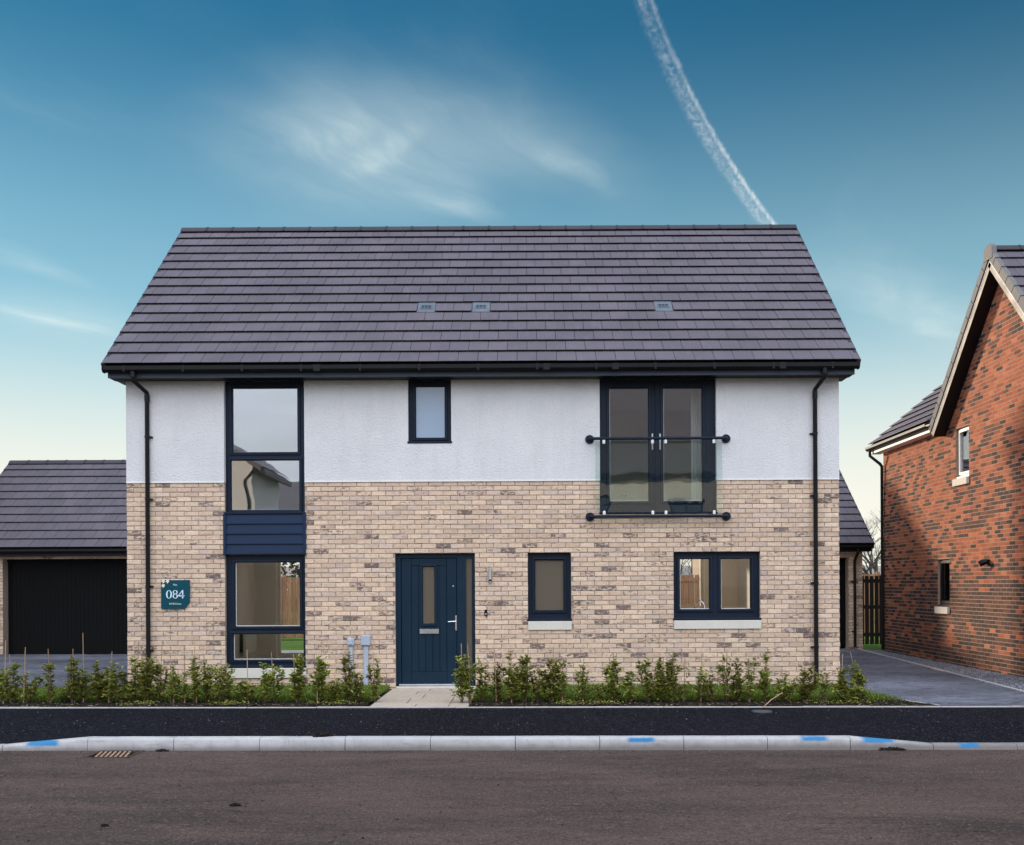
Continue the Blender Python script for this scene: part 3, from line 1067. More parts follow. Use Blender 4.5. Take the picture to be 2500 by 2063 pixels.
sheet('soil_strip', -9.2, -2.16, YE + .005, -0.0, 0, 'soil', 150, 46, parent=bed, zf=soil_z, kind=None)
mb = MB()
nx, ny = 130, 46
for i in range(nx):
    for j in range(ny):
        q = []
        for a, b in ((i, j), (i + 1, j), (i + 1, j + 1), (i, j + 1)):
            y = YE + .005 + (2.49) * b / ny
            x = -0.77 + (bed_end(y) - .02 + .77) * a / nx
            q.append((x, y, soil_z(x, y)))
        mb.face(q)
mb.build('soil_strip', MAT['soil'], bed)


def grass_bed(n, inside, x0, x1, y0, y1, label, seed):
    rg = random.Random(seed)
    mb = MB()
    k = 0
    while k < n:
        x, y = rg.uniform(x0, x1), rg.uniform(y0, y1)
        if not inside(x, y, rg):
            continue
        k += 1
        h = rg.uniform(.035, .085)
        a = rg.uniform(0, 6.283)
        wv = .0045
        dx, dy = math.cos(a) * wv, math.sin(a) * wv
        lx, ly = rg.uniform(-.04, .04), rg.uniform(-.04, .04)
        z = soil_z(x, y) - .005
        c = (1, 1, 1, rg.random() ** 1.3)
        mb.poly([(x - dx, y - dy, z), (x + dx, y + dy, z), (x + dx * .7 + lx * .35, y + dy * .7 + ly * .35, z + h * .6), (x - dx * .7 + lx * .35, y - dy * .7 + ly * .35, z + h * .6), (x + lx, y + ly, z + h)],
                [(0, 1, 2, 3), (3, 2, 4)], c)
    tilt(mb.build('grass', MAT['grass'], label=label, kind='stuff', cat='grass'))


def in_left(x, y, rg):
    f = -1.95 + .10 * mnoise.noise((x * 3, 0, 0))
    if x > -2.16:
        # rounded corner spilling toward the path
        return False
    return f + rg.uniform(0, .12) < y < lawn_back(x)


def in_right(x, y, rg):
    f = -1.93 + .10 * mnoise.noise((x * 3, 7, 0))
    return f + rg.uniform(0, .12) < y and x < bed_end(y) - .04


grass_bed(42000, in_left, -9.0, -2.1, -2.1, 0.0, 'short green grass strip behind the hedge left of the door path', 3)
grass_bed(36000, in_right, -0.78, 5.7, -2.1, -0.02, 'short green grass strip behind the hedge right of the door path', 4)

# ------------------------------------------------------------------ the pale house
HX0, HX1 = -6.27, 4.875
HD = 6.62
ZB = 3.24          # brick / render line
ZT = 4.83          # soffit
house = thing('house', 'two storey house with buff brick below and white render above', 'house', (-0.7, 3.3, 0))

O_LIV = (-4.74, -3.485, 0.165, ZT)
O_DOOR = (-2.078, -0.828, -0.06, 2.115)
O_SW = (-0.002, 0.676, 0.915, 2.115)
O_KW = (2.278, 3.634, 0.915, 2.115)
O_FD = (1.13, 2.962, 2.715, ZT)
O_USW = (-1.862, -1.187, 3.84, ZT)
low_holes = [O_LIV, O_DOOR, O_SW, O_KW, O_FD]

wall = MB().slab(HX0, HX1, -0.06, ZB, 0.0, 0.30, low_holes).build('brick_wall', MAT['mortar'], house)
bl = courses(HX0, HX1, -0.06, ZB, ZB, low_holes, off=-6.27)


def buff(u, z):
    n = mnoise.noise((u * 0.55, z * 1.3, 3.0))
    n2 = mnoise.noise((u * 1.7, z * 4.0, 9.0))
    low = 0.20 if z < 1.35 else (0.0 if z > 2.2 else 0.05)
    p = 0.10 + low + 0.24 * max(0, n) + 0.14 * max(0, n2)
    t = rnd.uniform(.88, 1.08)
    c = rnd.choice([(.68, .505, .368), (.71, .535, .392), (.66, .485, .358), (.72, .55, .415), (.63, .465, .35), (.63, .48, .385)])
    d = 0.0
    r_ = rnd.random()
    if r_ < p * 0.22:
        d = rnd.uniform(.54, .74)
        t *= .92
    elif r_ < p * 0.8:
        d = rnd.uniform(.36, .52)
        t *= .96
    elif r_ < .38:
        d = rnd.uniform(.10, .32)
    return (c[0] * t, c[1] * t, c[2] * t, d)


lay_bricks(wall, 'brick', bl, buff, lambda u, d, z: (u, -d, z), -0.004, 0.009, 0.0028, MAT['brick'],
           lambda u, z: (u / 1.3) ** 2 + (z - 1.9) ** 2)

up_holes = [O_LIV, (O_FD[0] + .005, O_FD[1] - .005, O_FD[2], ZT), O_USW]
for a, b, hs in ((HX0, O_LIV[0], []), (O_LIV[1], O_FD[0] + .005, [(O_USW[0], O_USW[1], O_USW[2], ZT + .3)]), (O_FD[1] - .005, HX1, [])):
    MB().slab(a, b, ZB + .002, ZT + .1, -0.018, 0.30, hs).build('render_wall', MAT['render'], house)
bead = MB()
for a, b in ((HX0, O_LIV[0]), (O_LIV[1], O_FD[0]), (O_FD[1], HX1)):
    bead.box(a, b, -.026, -.0185, ZB - .006, ZB + .012)
bead.build('render_stop_bead', MAT['white'], house)

# side and rear walls (gables to the roof slope)
RE_Y, RE_Z, RR_Y, RR_Z = -0.36, 4.995, 3.30, 8.29
pitch = math.atan2(RR_Z - RE_Z, RR_Y - RE_Y)


def roof_z(y):
    return RE_Z + (RR_Z - RE_Z) * ((y - RE_Y) / (RR_Y - RE_Y)) if y < RR_Y else RE_Z + (RR_Z - RE_Z) * ((2 * RR_Y - RE_Y - y) / (RR_Y - RE_Y))


for a, b in ((HX0, HX0 + .3), (HX1 - .3, HX1)):
    mb = MB().prism([(0.30, -.06), (HD - .3, -.06), (HD - .3, roof_z(HD - .3) - .1), (RR_Y, RR_Z - .1), (0.3, roof_z(.3) - .1)], 'x', a, b)
    mb.build('side_wall', MAT['render'], house)
P_LIV = (-5.50, -2.6, 0.02, 2.25)
P_KIT = (2.60, 3.85, 1.00, 2.25)
P_K2 = (-2.0, 2.2, 0.02, 2.25)
P_UP = (1.4, 2.6, 3.6, 4.7)
MB().slab(HX0, HX1, -.06, ZT + .1, HD - .3, HD, [P_LIV, P_KIT, P_K2, P_UP]).build('rear_wall', MAT['cream'], house)
MB().box(HX0 + .3, HX1 - .3, .3, HD - .3, -.10, 0.0).build('floor_slab', MAT['floorin'], house)
MB().box(HX0 + .3, HX1 - .3, .3, HD - .3, 2.36, 2.62).build('upper_floor', MAT['white'], house)
MB().box(HX0 + .3, HX1 - .3, .3, HD - .3, ZT, ZT + .08).build('ceiling', MAT['white'], house)
# partitions
pt = MB()
pt.box(-2.35, -2.25, .301, 3.55, 0, 2.36)
pt.box(-0.66, -0.58, .301, 3.6, 0, 2.36)
pt.box(0.85, 0.93, .301, 2.2, 0, 2.36)
pt.box(-0.58, 0.85, 2.1, 2.2, 0, 2.36)
pt.box(-2.25, -0.66, 3.55, 3.62, 0, 2.36)
pt.box(-3.2, -3.1, .301, HD - .301, 2.62, ZT)
pt.box(-5.97, -3.2, 3.2, 3.3, 2.62, ZT)
pt.box(-0.7, -0.6, .301, HD - .301, 2.62, ZT)
pt.box(-0.6, 4.57, 3.1, 3.2, 2.62, ZT)
pt.build('partition', MAT['cream'], house)
lin = MB().slab(HX0 + .3, HX1 - .3, 0, 2.36, .301, .312, [(a - .01, b + .01, max(c, 0.0), d) for a, b, c, d in low_holes[:4]])
lin.slab(HX0 + .3, HX1 - .3, 2.62, ZT, .301, .312, [(a - .01, b + .01, max(c, 2.62), d + 1) for a, b, c, d in (O_LIV, O_FD, O_USW)])
lin.build('inner_lining', MAT['cream'], house)
MB().box(-5.97, -5.955, .32, HD - .31, 0, .12).box(-5.97, -5.51, HD - .325, HD - .302, 0.0, .12).build('skirting_board', MAT['white'], house)


def window(parent, O, lights, mat='navy', glass='glass', y0=0.055, sill=None, upper=False, head_vent=False, head=0.0, name='window', gmats=None):
    """O opening; lights: glass rects; each light gets a raised sash ring, a bevelled bead and a pane"""
    wn = thing(name, None, None, ((O[0] + O[1]) / 2, y0, O[2]), parent=parent)
    x0, x1, z0, z1 = O
    MB().slab(x0 + .002, x1 - .002, z0, z1 - .002, y0 + .012, y0 + .075, lights).build('frame', MAT[mat], wn)
    for i, g in enumerate(lights):
        a, b, c, d = g
        mb = MB()
        e, q = 0.052, 0.012
        # sash ring: outer chamfer up, flat, inner bead sloping to the glass
        def ring(e_, y):
            return [(a - e_, y, c - e_), (b + e_, y, c - e_), (b + e_, y, d + e_), (a - e_, y, d + e_)]
        rs = [ring(e, y0 + .013), ring(e - .008, y0 - .004), ring(.016, y0 - .006), ring(.0, y0 + .020), ring(.0, y0 + .05)]
        for r1, r2 in zip(rs, rs[1:]):
            for k in range(4):
                k2 = (k + 1) % 4
                mb.face([r1[k], r1[k2], r2[k2], r2[k]])
        mb.build('sash', MAT[mat], wn)
        MB().box(a - .004, b + .004, y0 + .034, y0 + .040, c - .004, d + .004).build('pane', MAT[(gmats[i] if gmats else glass)], wn)
        sb = MB().box(a, b, y0 + .0405, y0 + .050, c, c + .012).box(a, a + .012, y0 + .0405, y0 + .050, c + .0121, d)
        sb.build('spacer_bar', MAT['white'], wn)
    if sill:
        MB().cbox(x0 - .012, x1 + .012, -.03, y0 + .02, sill - .0, sill + .035, .006).build('cill', MAT[mat], wn)
    if head_vent:
        g = lights[0]
        cx = (g[0] + g[1]) / 2
        MB().cbox(cx - .16, cx + .16, y0 - .016, y0 - .004, g[3] + .022, g[3] + .036, .003).build('trickle_vent', MAT['black'], wn)
    return wn


# upper-left window, cladding panel, living room window (one tall opening)
wU = window(house, (O_LIV[0], O_LIV[1], 2.745, ZT), [(-4.625, -3.611, 3.722, 4.722), (-4.655, -3.588, 2.815, 3.590)], glass='glassup', sill=2.742, head_vent=True)
cl = thing('cladding', None, None, (-4.1, 0, 2.11), parent=house)
MB().box(O_LIV[0] + .001, O_LIV[1] - .001, .02, .10, 2.112, 2.742).build('backing', MAT['navy'], cl)
for k in range(4):
    za = 2.112 + k * .1575
    mb = MB().prism([(.018, za), (-.026, za + .004), (-.026, za + .016), (-.008, za + .1565), (.018, za + .1565)], 'x', O_LIV[0] + .028, O_LIV[1] - .028)
    mb.build('board', MAT['clad'], cl)
for a in (O_LIV[0] - .018, O_LIV[1] - .026):
    MB().cbox(a, a + .044, -.034, .02, 2.106, 2.744, .003).build('corner_trim', MAT['clad'], cl)
wL = window(house, (O_LIV[0], O_LIV[1], 0.335, 2.110), [(-4.600, -3.588, .985, 1.985), (-4.632, -3.530, .462, .862)], sill=.335)
MB().cbox(O_LIV[0] - .005, O_LIV[1] + .01, -.035, .10, .175, .333, .006).build('stone_sill', MAT['sill'], wL)
wS = window(house, (O_SW[0], O_SW[1], 1.05, O_SW[3]), [(.114, .558, 1.214, 2.001)], sill=1.046, gmats=['obscure'])
MB().cbox(O_SW[0] + .001, O_SW[1] + .004, -.035, .10, .905, 1.043, .006).build('stone_sill', MAT['sill'], wS)
wK = window(house, (O_KW[0], O_KW[1], 1.05, O_KW[3]), [(2.388, 2.851, 1.219, 2.003), (3.034, 3.497, 1.219, 2.003)], sill=1.046)
MB().cbox(O_KW[0] + .001, O_KW[1] + .008, -.035, .10, .908, 1.043, .006).build('stone_sill', MAT['sill'], wK)
wB = window(house, O_USW, [(-1.746, -1.296, 3.935, 4.732)], sill=3.832, head_vent=True, gmats=['frost'])
wF = window(house, (O_FD[0], O_FD[1], 2.735, ZT), [(1.293, 1.903, 2.921, 4.692), (2.140, 2.748, 2.921, 4.692)], name='french_door', glass='glassfd')
MB().cbox(O_FD[0] - .01, O_FD[1] + .01, -.03, .08, 2.716, 2.742, .004).build('cill', MAT['navy'], wF)
for x in (1.965, 2.085):
    MB().cbox(x - .013, x + .013, .040, .052, 3.72, 3.98, .006).build('handle_plate', MAT['steel'], wF)
MB().cbox(2.012, 2.038, .042, .06, 2.80, 4.78, .004).build('meeting_stile', MAT['navy'], wF)

# front door set
fd = thing('front_door', None, None, (-1.45, .05, 0), parent=house)
GL = (-1.653, -1.473, 1.013, 1.906)
MB().slab(O_DOOR[0] + .002, O_DOOR[1] - .002, .03, O_DOOR[3] - .002, .060, .13, [(-1.998, -1.116, .028, 2.046), (-.976, -.882, .25, 2.042)]).build('frame', MAT['door'], fd)
leaf = MB()
LX0, LX1, LZ0, LZ1 = -1.992, -1.122, .07, 2.040
leaf.slab(LX0, LX1, LZ0, LZ1, .090, .12, [GL])
lf = leaf.build('leaf', MAT['door'], fd)
# stiles, rails, tongue and groove boards standing proud of the leaf
def strip(a, b, c, d, y, nm='panel', c_=.004):
    MB().cbox(a, b, y, .0905, c, d, c_).build(nm, MAT['door'], lf)
strip(LX0 + .001, LX0 + .155, LZ0 + .001, LZ1 - .001, .076, 'stile')
strip(LX1 - .155, LX1 - .001, LZ0 + .001, LZ1 - .001, .076, 'stile')
strip(LX0 + .157, LX1 - .157, LZ1 - .115, LZ1 - .001, .0765, 'rail')
strip(LX0 + .157, LX1 - .157, LZ0 + .001, LZ0 + .18, .0765, 'rail')
bw = (LX1 - LX0 - .314) / 5
for k in range(5):
    a = LX0 + .157 + k * bw
    b = a + bw
    if b < GL[0] - .03 or a > GL[1] + .03:
        strip(a + .003, b - .003, LZ0 + .182, LZ1 - .117, .081, 'board', .005)
    else:
        strip(a + .003, b - .003, LZ0 + .182, GL[2] - .045, .081, 'board', .005)
        if GL[3] + .045 < LZ1 - .13:
            strip(a + .003, b - .003, GL[3] + .045, LZ1 - .117, .081, 'board', .005)
mb = MB()
def ringd(e_, y):
    return [(GL[0] - e_, y, GL[2] - e_), (GL[1] + e_, y, GL[2] - e_), (GL[1] + e_, y, GL[3] + e_), (GL[0] - e_, y, GL[3] + e_)]
rs = [ringd(.043, .09), ringd(.040, .068), ringd(.014, .066), ringd(0, .088)]
for r1, r2 in zip(rs, rs[1:]):
    for k in range(4):
        mb.face([r1[k], r1[(k + 1) % 4], r2[(k + 1) % 4], r2[k]])
mb.build('glazing_bead', MAT['door'], lf)
MB().box(GL[0] - .004, GL[1] + .004, .098, .106, GL[2] - .004, GL[3] + .004).build('pane', MAT['obscure'], lf)
MB().cbox(-1.709, -1.402, .056, .0755, .853, .928, .006).build('letter_plate', MAT['chrome'], fd)
MB().cbox(-1.150, -1.118, .055, .0755, .90, 1.14, .008).build('handle_plate', MAT['chrome'], fd)
MB().tube([(-1.134, .06, 1.045), (-1.134, .022, 1.045), (-1.150, .018, 1.046), (-1.256, .02, 1.042)], [.011, .011, .010, .008], 8).build('door_lever', MAT['chrome'], fd)
MB().tube([(-1.134, .06, .945), (-1.134, .045, .945)], .013, 10).build('lock_cylinder', MAT['chrome'], fd)
MB().tube([(-1.175, .0758, 1.60), (-1.175, .066, 1.60)], .012, 10).build('spyhole', MAT['chrome'], fd)
MB().box(-.978, -.880, .088, .096, .248, 2.044).build('sidelight_pane', MAT['obscure'], fd)
MB().cbox(-2.03, -1.09, .01, .10, .030, .066, .006).build('threshold', MAT['steel'], fd)
MB().cbox(O_DOOR[0], O_DOOR[1], .0, .13, -.05, .029, .006).build('step', MAT['sill'], fd)

# roof
roof = MB()
VX0, VX1 = -6.49, 5.09
for s_ in (0, 1):
    f_ = (lambda y: y) if s_ == 0 else (lambda y: 2 * RR_Y - y)
    q = [(VX0 + .02, f_(RE_Y + .03), RE_Z), (VX1 - .02, f_(RE_Y + .03), RE_Z), (VX1 - .02, RR_Y, RR_Z - .01), (VX0 + .02, RR_Y, RR_Z - .01)]
    if s_:
        q = q[::-1]
    roof.face(q)
    roof.face([(x, y, z - .08) for x, y, z in q[::-1]])
for x in (VX0 + .02, VX1 - .02):
    roof.face([(x, RE_Y + .03, RE_Z), (x, RR_Y, RR_Z - .01), (x, RR_Y, RR_Z - .09), (x, RE_Y + .03, RE_Z - .08)])
roof = roof.build('roof', MAT['deck'], house)
slope_len = math.hypot(RR_Y - RE_Y, RR_Z - RE_Z)
NC = 15
GA = (slope_len - .02) / NC
upv = Vector((0, math.cos(pitch), math.sin(pitch)))
nrv = Vector((0, -math.sin(pitch), math.cos(pitch)))
TW = 0.302
vents = []
for xc in (-1.69, -0.775, 2.29):
    i = round((xc - VX0 - TW / 2 - TW / 2) / TW)      # row 5 is an odd row: shifted by half a tile
    vents.append((5, i))
slope_tiles(roof, (VX0, RE_Y - .015, RE_Z + .004), (1, 0, 0), upv, nrv, VX1 - VX0, NC, GA, TW, skip=set(vents))
for r_, i in vents:
    a = VX0 + TW / 2 + i * TW
    org = Vector((a + TW / 2, RE_Y - .015, RE_Z + .004)) + upv * (r_ * GA)
    mb = MB()
    bx = MB().cbox(-TW / 2 + .004, TW / 2 - .004, 0.0, GA + .05, 0, .026, .004)
    frame = MB().slab(-.095, .095, .10, .235, -.034, -.02, [(-.082 + .056 * k, -.082 + .056 * k + .048, .118, .218) for k in range(3)])
    rot = Matrix(((1, 0, 0), tuple([0, upv.y, nrv.y]), tuple([0, upv.z, nrv.z])))
    v = [rot @ Vector(p) for p in bx.v]
    mb.poly(v, bx.f)
    v = [rot @ Vector((p[0], p[2], -p[1])) for p in frame.v]
    mb.poly(v, frame.f)
    dk = MB().box(-.09, .09, .105, .23, .0262, .0275)
    nf = len(mb.f)
    mb.poly([rot @ Vector(p) for p in dk.v], dk.f)
    me = mb.mesh('vent_tile', [MAT['greyvent'] if 'greyvent' in MAT else MAT.setdefault('greyvent', M_plain('grey_vent_plastic', (.13, .155, .185), .5)), MAT['fascia']])
    for pi in range(nf, len(me.polygons)):
        me.polygons[pi].material_index = 1
    new_obj('vent_tile', me, roof, org)
ridge_run(roof, (VX0 + .01, RR_Y, RR_Z + .065), (VX1 - .01, RR_Y, RR_Z + .065))
for side, x in ((-1, VX0), (1, VX1)):
    for r_ in range(NC):
        org = Vector((x, RE_Y - .02, RE_Z)) + upv * (r_ * GA)
        o2 = upv * (GA + .012)
        xa, xb = (-.012, .045) if side < 0 else (-.045, .012)
        mb = MB()
        mb.cur = (.75, .78, .82, 0)
        pr = []
        for e in (Vector((0, 0, 0)), o2):
            lift = .034 if e.length < .01 else .022
            for xx, nn in ((xa, -.075), (xb, -.075), (xb, lift), (xa, lift)):
                pr.append(e + Vector((xx, 0, 0)) + nrv * nn)
        mb.poly(pr, [(0, 1, 2, 3), (4, 7, 6, 5), (0, 4, 5, 1), (1, 5, 6, 2), (2, 6, 7, 3), (3, 7, 4, 0)])
        mb.build('verge_cap', MAT['ridge'], roof, loc=org)

# eaves
MB().box(VX0 + .06, VX1 - .06, -.315, -.295, ZT - .012, RE_Z - .02).build('fascia', MAT['fascia'], house)
MB().box(VX0 + .06, VX1 - .06, -.2945, -.0185, ZT - .004, ZT + .006).build('soffit', MAT['black'], house)
for a, b in ((VX0 + .06, HX0 - .002), (HX1 + .002, VX1 - .06)):
    MB().prism([(-.294, ZT + .007), (.35, ZT + .007), (.35, roof_z(.35) - .09), (-.294, RE_Z - .05)], 'x', a, b).build('eaves_box_end', MAT['fascia'], house)
gy0, gy1, gzt = -.435, -.318, 4.985
gp_ = [(gy1, gzt), (gy1, gzt - .075), (gy1 - .02, gzt - .092), (gy0 + .03, gzt - .092), (gy0 + .004, gzt - .062), (gy0, gzt - .004), (gy0 + .010, gzt), (gy0 + .012, gzt - .05), (gy0 + .035, gzt - .08), (gy1 - .022, gzt - .08), (gy1 - .008, gzt - .07), (gy1 - .008, gzt)]
gut = MB().prism(gp_, 'x', VX0 + .02, VX1 - .02).build('gutter', MAT['black'], house)
for i in range(13):
    x = VX0 + .35 + i * .9
    MB().cbox(x - .016, x + .016, gy0 - .002, gy1 - .002, gzt - .094, gzt + .002, .0015).build('gutter_bracket', MAT['black'], gut)
for x in (-3.2, .3, 1.35, 3.9):
    MB().cbox(x - .05, x + .05, gy0 - .003, gy1 - .003, gzt - .096, gzt + .002, .002).build('gutter_joint', MAT['black'], gut)
for x in (VX0 + .016, VX1 - .026):
    MB().prism([(gy1, gzt + .004), (gy1, gzt - .1), (gy0 + .025, gzt - .1), (gy0 - .008, gzt - .06), (gy0 - .008, gzt + .004)], 'x', x, x + .01).build('gutter_end', MAT['black'], gut)

for xt, xb in ((-6.02, -5.925), (4.55, 4.49)):
    dp = MB().tube([(xt, -.375, 4.90), (xt, -.375, 4.80), (xt, -.36, 4.765), (xb, -.075, 4.64), (xb, -.06, 4.60), (xb, -.06, 0.02)], .034, 14)
    dp = dp.build('downpipe', MAT['black'], house, smooth=True)
    MB().tube([(xt, -.375, 4.915), (xt, -.375, 4.82)], .042, 14).build('pipe_socket', MAT['black'], dp, smooth=True)
    MB().tube([(xb, -.06, 4.61), (xb, -.06, 4.50)], .040, 14).build('pipe_socket', MAT['black'], dp, smooth=True)
    for z in (3.95, 2.98, 1.62, .62):
        mb = MB().tube([(xb, -.06, z - .018), (xb, -.06, z + .018)], .040, 14)
        sx = 1 if xb < 0 else -1
        mb.box(min(xb, xb + sx * .075), max(xb, xb + sx * .075), -.05, -.019, z - .012, z + .012)
        mb.build('pipe_clip', MAT['black'], dp)

# juliet balcony
jb = thing('balcony', None, None, (2.04, -.1, 2.66), parent=house)
for z in (3.88, 2.669):
    MB().tube([(.975, -.02, z), (.975, -.105, z), (.99, -.118, z), (3.09, -.118, z), (3.105, -.105, z), (3.105, -.02, z)], .024, 12).build('rail', MAT['navy'], jb, smooth=True)
    for x in (.975, 3.105):
        MB().tube([(x, -.010 if z < ZB else -.019, z), (x, -.034, z)], .069, 28).build('flange', MAT['navy'], jb, smooth=True)
for a, b in ((1.055, 3.025),):
    MB().box(a, b, -.123, -.113, 2.735, 3.842).build('glass_panel', MAT['clear'], jb)
for x in (1.19, 1.945, 2.15, 2.90):
    MB().cbox(x - .021, x + .021, -.133, -.104, 3.795, 3.86, .009).build('glass_clamp', MAT['white'], jb)
    MB().cbox(x - .021, x + .021, -.133, -.104, 2.69, 2.755, .009).build('glass_clamp', MAT['white'], jb)

# room furnishing seen through the glass
sk = thing('wall_socket', 'white double wall socket behind the french doors', 'socket', (1.80, 3.09, 3.28))
MB().cbox(1.727, 1.873, 3.082, 3.098, 3.237, 3.323, .004).build('plate', MAT['white'], sk)
for x in (1.765, 1.835):
    MB().box(x - .018, x + .018, 3.079, 3.0825, 3.255, 3.285).build('socket_hole', MAT['black'], sk)
for nm, x0, x1, lb in (('curtain', 2.62, 2.80, 'pale grey curtain hanging inside the french doors'), ):
    mb = MB()
    n = 24
    for k in range(n):
        xa, xb = x0 + (x1 - x0) * k / n, x0 + (x1 - x0) * (k + 1) / n
        ya, yb = .36 + .03 * math.sin(k * 1.3), .36 + .03 * math.sin((k + 1) * 1.3)
        mb.face([(xa, ya, 2.65), (xb, yb, 2.65), (xb, yb, 4.75), (xa, ya, 4.75)])
    mb.build(nm, MAT['white'], label=lb, cat='curtain', smooth=True)
rad = thing('radiator', 'white wall radiator in the room behind the tall left window', 'radiator', (-5.9, 5.6, .15))
MB().cbox(-5.905, -5.855, 5.15, 6.05, .17, .75, .012).build('body', MAT['white'], rad)
for k in range(16):
    y = 5.18 + k * .053
    MB().cbox(-5.855, -5.842, y, y + .034, .20, .72, .006).build('flute', MAT['white'], rad)
MB().box(-5.97, -5.90, 5.16, 5.20, .25, .70).box(-5.97, -5.90, 5.99, 6.03, .25, .70).build('bracket', MAT['black'], rad)
MB().tube([(-5.88, 5.12, .22), (-5.88, 5.12, 0.02)], .009, 8).build('feed_pipe', MAT['chrome'], rad)
tap = thing('kitchen_tap', 'chrome swan neck kitchen tap inside the double casement window', 'tap', (2.86, .55, .92))
MB().tube([(2.70, .52, .90), (2.70, .52, 1.22), (2.72, .52, 1.30), (2.775, .52, 1.345), (2.83, .52, 1.30), (2.85, .52, 1.20)], .016, 10).build('spout', MAT['chrome'], tap, smooth=True)
MB().tube([(2.70, .52, .90), (2.70, .52, .98)], .025, 12).build('tap_base', MAT['chrome'], tap, smooth=True)
wt_ = thing('worktop', 'pale kitchen worktop under the double casement window', 'worktop', (3.0, .6, 0))
MB().box(1.2, 4.55, .33, .92, .86, .90).build('top', MAT['sill'], wt_)
MB().box(1.2, 4.55, .36, .90, .0, .858).build('cupboard', MAT['white'], wt_)


# rear glazing frames
def rear_frame(O, bars=(), name='garden_door'):
    wn = thing(name, None, None, ((O[0] + O[1]) / 2, HD - .15, O[2]), parent=house)
    holes = []
    xs = [O[0] + .07, *[q for b in bars for q in (b - .05, b + .05)], O[1] - .07]
    for a, b in zip(xs[::2], xs[1::2]):
        holes.append((a, b, O[2] + .12, O[3] - .07))
    MB().slab(O[0], O[1], O[2], O[3], HD - .2, HD - .12, holes).build('frame', MAT['white'], wn)
    for h in holes:
        MB().box(h[0], h[1], HD - .165, HD - .159, h[2], h[3]).build('pane', MAT['glass'], wn)


rear_frame(P_LIV, (-4.6,))
rear_frame(P_KIT, (3.05,), 'rear_window')
rear_frame(P_K2, (.7,))
rear_frame(P_UP, (), 'rear_window')

# things fixed to the front
sign = thing('plot_sign', 'teal square plot sign with number 084 beside the left downpipe', 'sign', (-5.5, -.02, 1.49))
SX0, SX1, SZ0, SZ1 = -5.730, -5.282, 1.268, 1.717
MB().prism([(SX0, SZ0), (SX1 - .085, SZ0), (SX1, SZ0 + .095), (SX1, SZ1), (SX0, SZ1)], 'y', -.034, -.022).build('panel', MAT['teal'], sign)
MB().box(SX0 + .08, SX1 - .1, -.022, -.008, SZ0 + .08, SZ1 - .08).build('batten', MAT['black'], sign)


def sp(x, y):
    """sign crop pixel (17.36 px per photo px) to world"""
    u = (380 + x / 17.36 - 1289) / 156
    v = (1426 - 1400 - y / 17.36) / 156
    return u * math.cos(R(.3)) + v * math.sin(R(.3)) , 1.625 + v * math.cos(R(.3)) - u * math.sin(R(.3))


def sheet_poly(mb, pts, y):
    mb.face([(a, y, b) for a, b in pts])


for dx, dy in ((0, 0), (182, 0), (0, 182)):
    mb = MB()
    q = [(320, 280), (418, 280), (418, 360), (335, 440), (335, 362), (258, 362)]
    # chevron-like flag, split in two convex pieces
    sheet_poly(mb, [sp(x + dx, y + dy) for x, y in ((258, 362), (330, 362), (418, 360), (418, 280), (320, 280))], -.0365)
    sheet_poly(mb, [sp(x + dx, y + dy) for x, y in ((330, 362), (335, 440), (418, 360))], -.0365)
    mb.build('chevron_mark', MAT['creamprint'], sign)


def ring_glyph(cx, cy, rx, ry, ix, iy, n=36):
    mb = MB()
    for k in range(n):
        a, b = 2 * math.pi * k / n, 2 * math.pi * (k + 1) / n
        P = lambda r1, r2, t_: sp(cx + r1 * math.cos(t_), cy + r2 * math.sin(t_))
        sheet_poly(mb, [P(rx, ry, a), P(rx, ry, b), P(ix, iy, b), P(ix, iy, a)], -.0365)
    return mb


ring_glyph(600, 885, 127, 178, 62, 160).build('digit', MAT['paleblue'], sign)
g8 = ring_glyph(866, 962, 112, 100, 60, 78)
g2 = ring_glyph(862, 792, 105, 87, 58, 66)
g8.poly([(p[0], -.0369, p[2]) for p in g2.v], g2.f)
g8.build('digit', MAT['paleblue'], sign)
g4 = MB()
for q in ([(1150, 710), (1203, 700), (1203, 1055), (1150, 1055)], [(985, 925), (1252, 925), (1252, 970), (985, 970)]):
    sheet_poly(g4, [sp(*p) for p in q], -.0365)
sheet_poly(g4, [sp(*p) for p in ((985, 930), (1030, 930), (1165, 745), (1160, 705))], -.0369)
g4.build('digit', MAT['paleblue'], sign)


def lettering(body, px_c, py_c, h, mat, width):
    cu = bpy.data.curves.new('lettering', 'FONT')
    cu.body = body
    cu.align_x = 'CENTER'
    cu.align_y = 'CENTER'
    cu.size = h
    cu.materials.append(MAT[mat])
    X, Z = sp(px_c, py_c)
    o = new_obj('lettering', cu, sign, (X, -.0366, Z))
    o.rotation_euler = (R(90), 0, 0)
    bpy.context.view_layer.update()
    me = bpy.data.meshes.new_from_object(o.evaluated_get(bpy.context.evaluated_depsgraph_get()))
    wx = max(v.co.x for v in me.vertices) - min(v.co.x for v in me.vertices)
    me.materials.clear()
    me.materials.append(MAT[mat])
    bpy.data.objects.remove(o)
    o = new_obj('lettering', me, sign, (X, -.0366, Z))
    o.rotation_euler = (R(90), 0, 0)
    o.scale = (width / wx, 1, 1)


lettering('Plot', 860, 485, .045, 'paleblue', .060)
lettering('BANKSHomes', 868, 1285, .040, 'creamprint', .187)

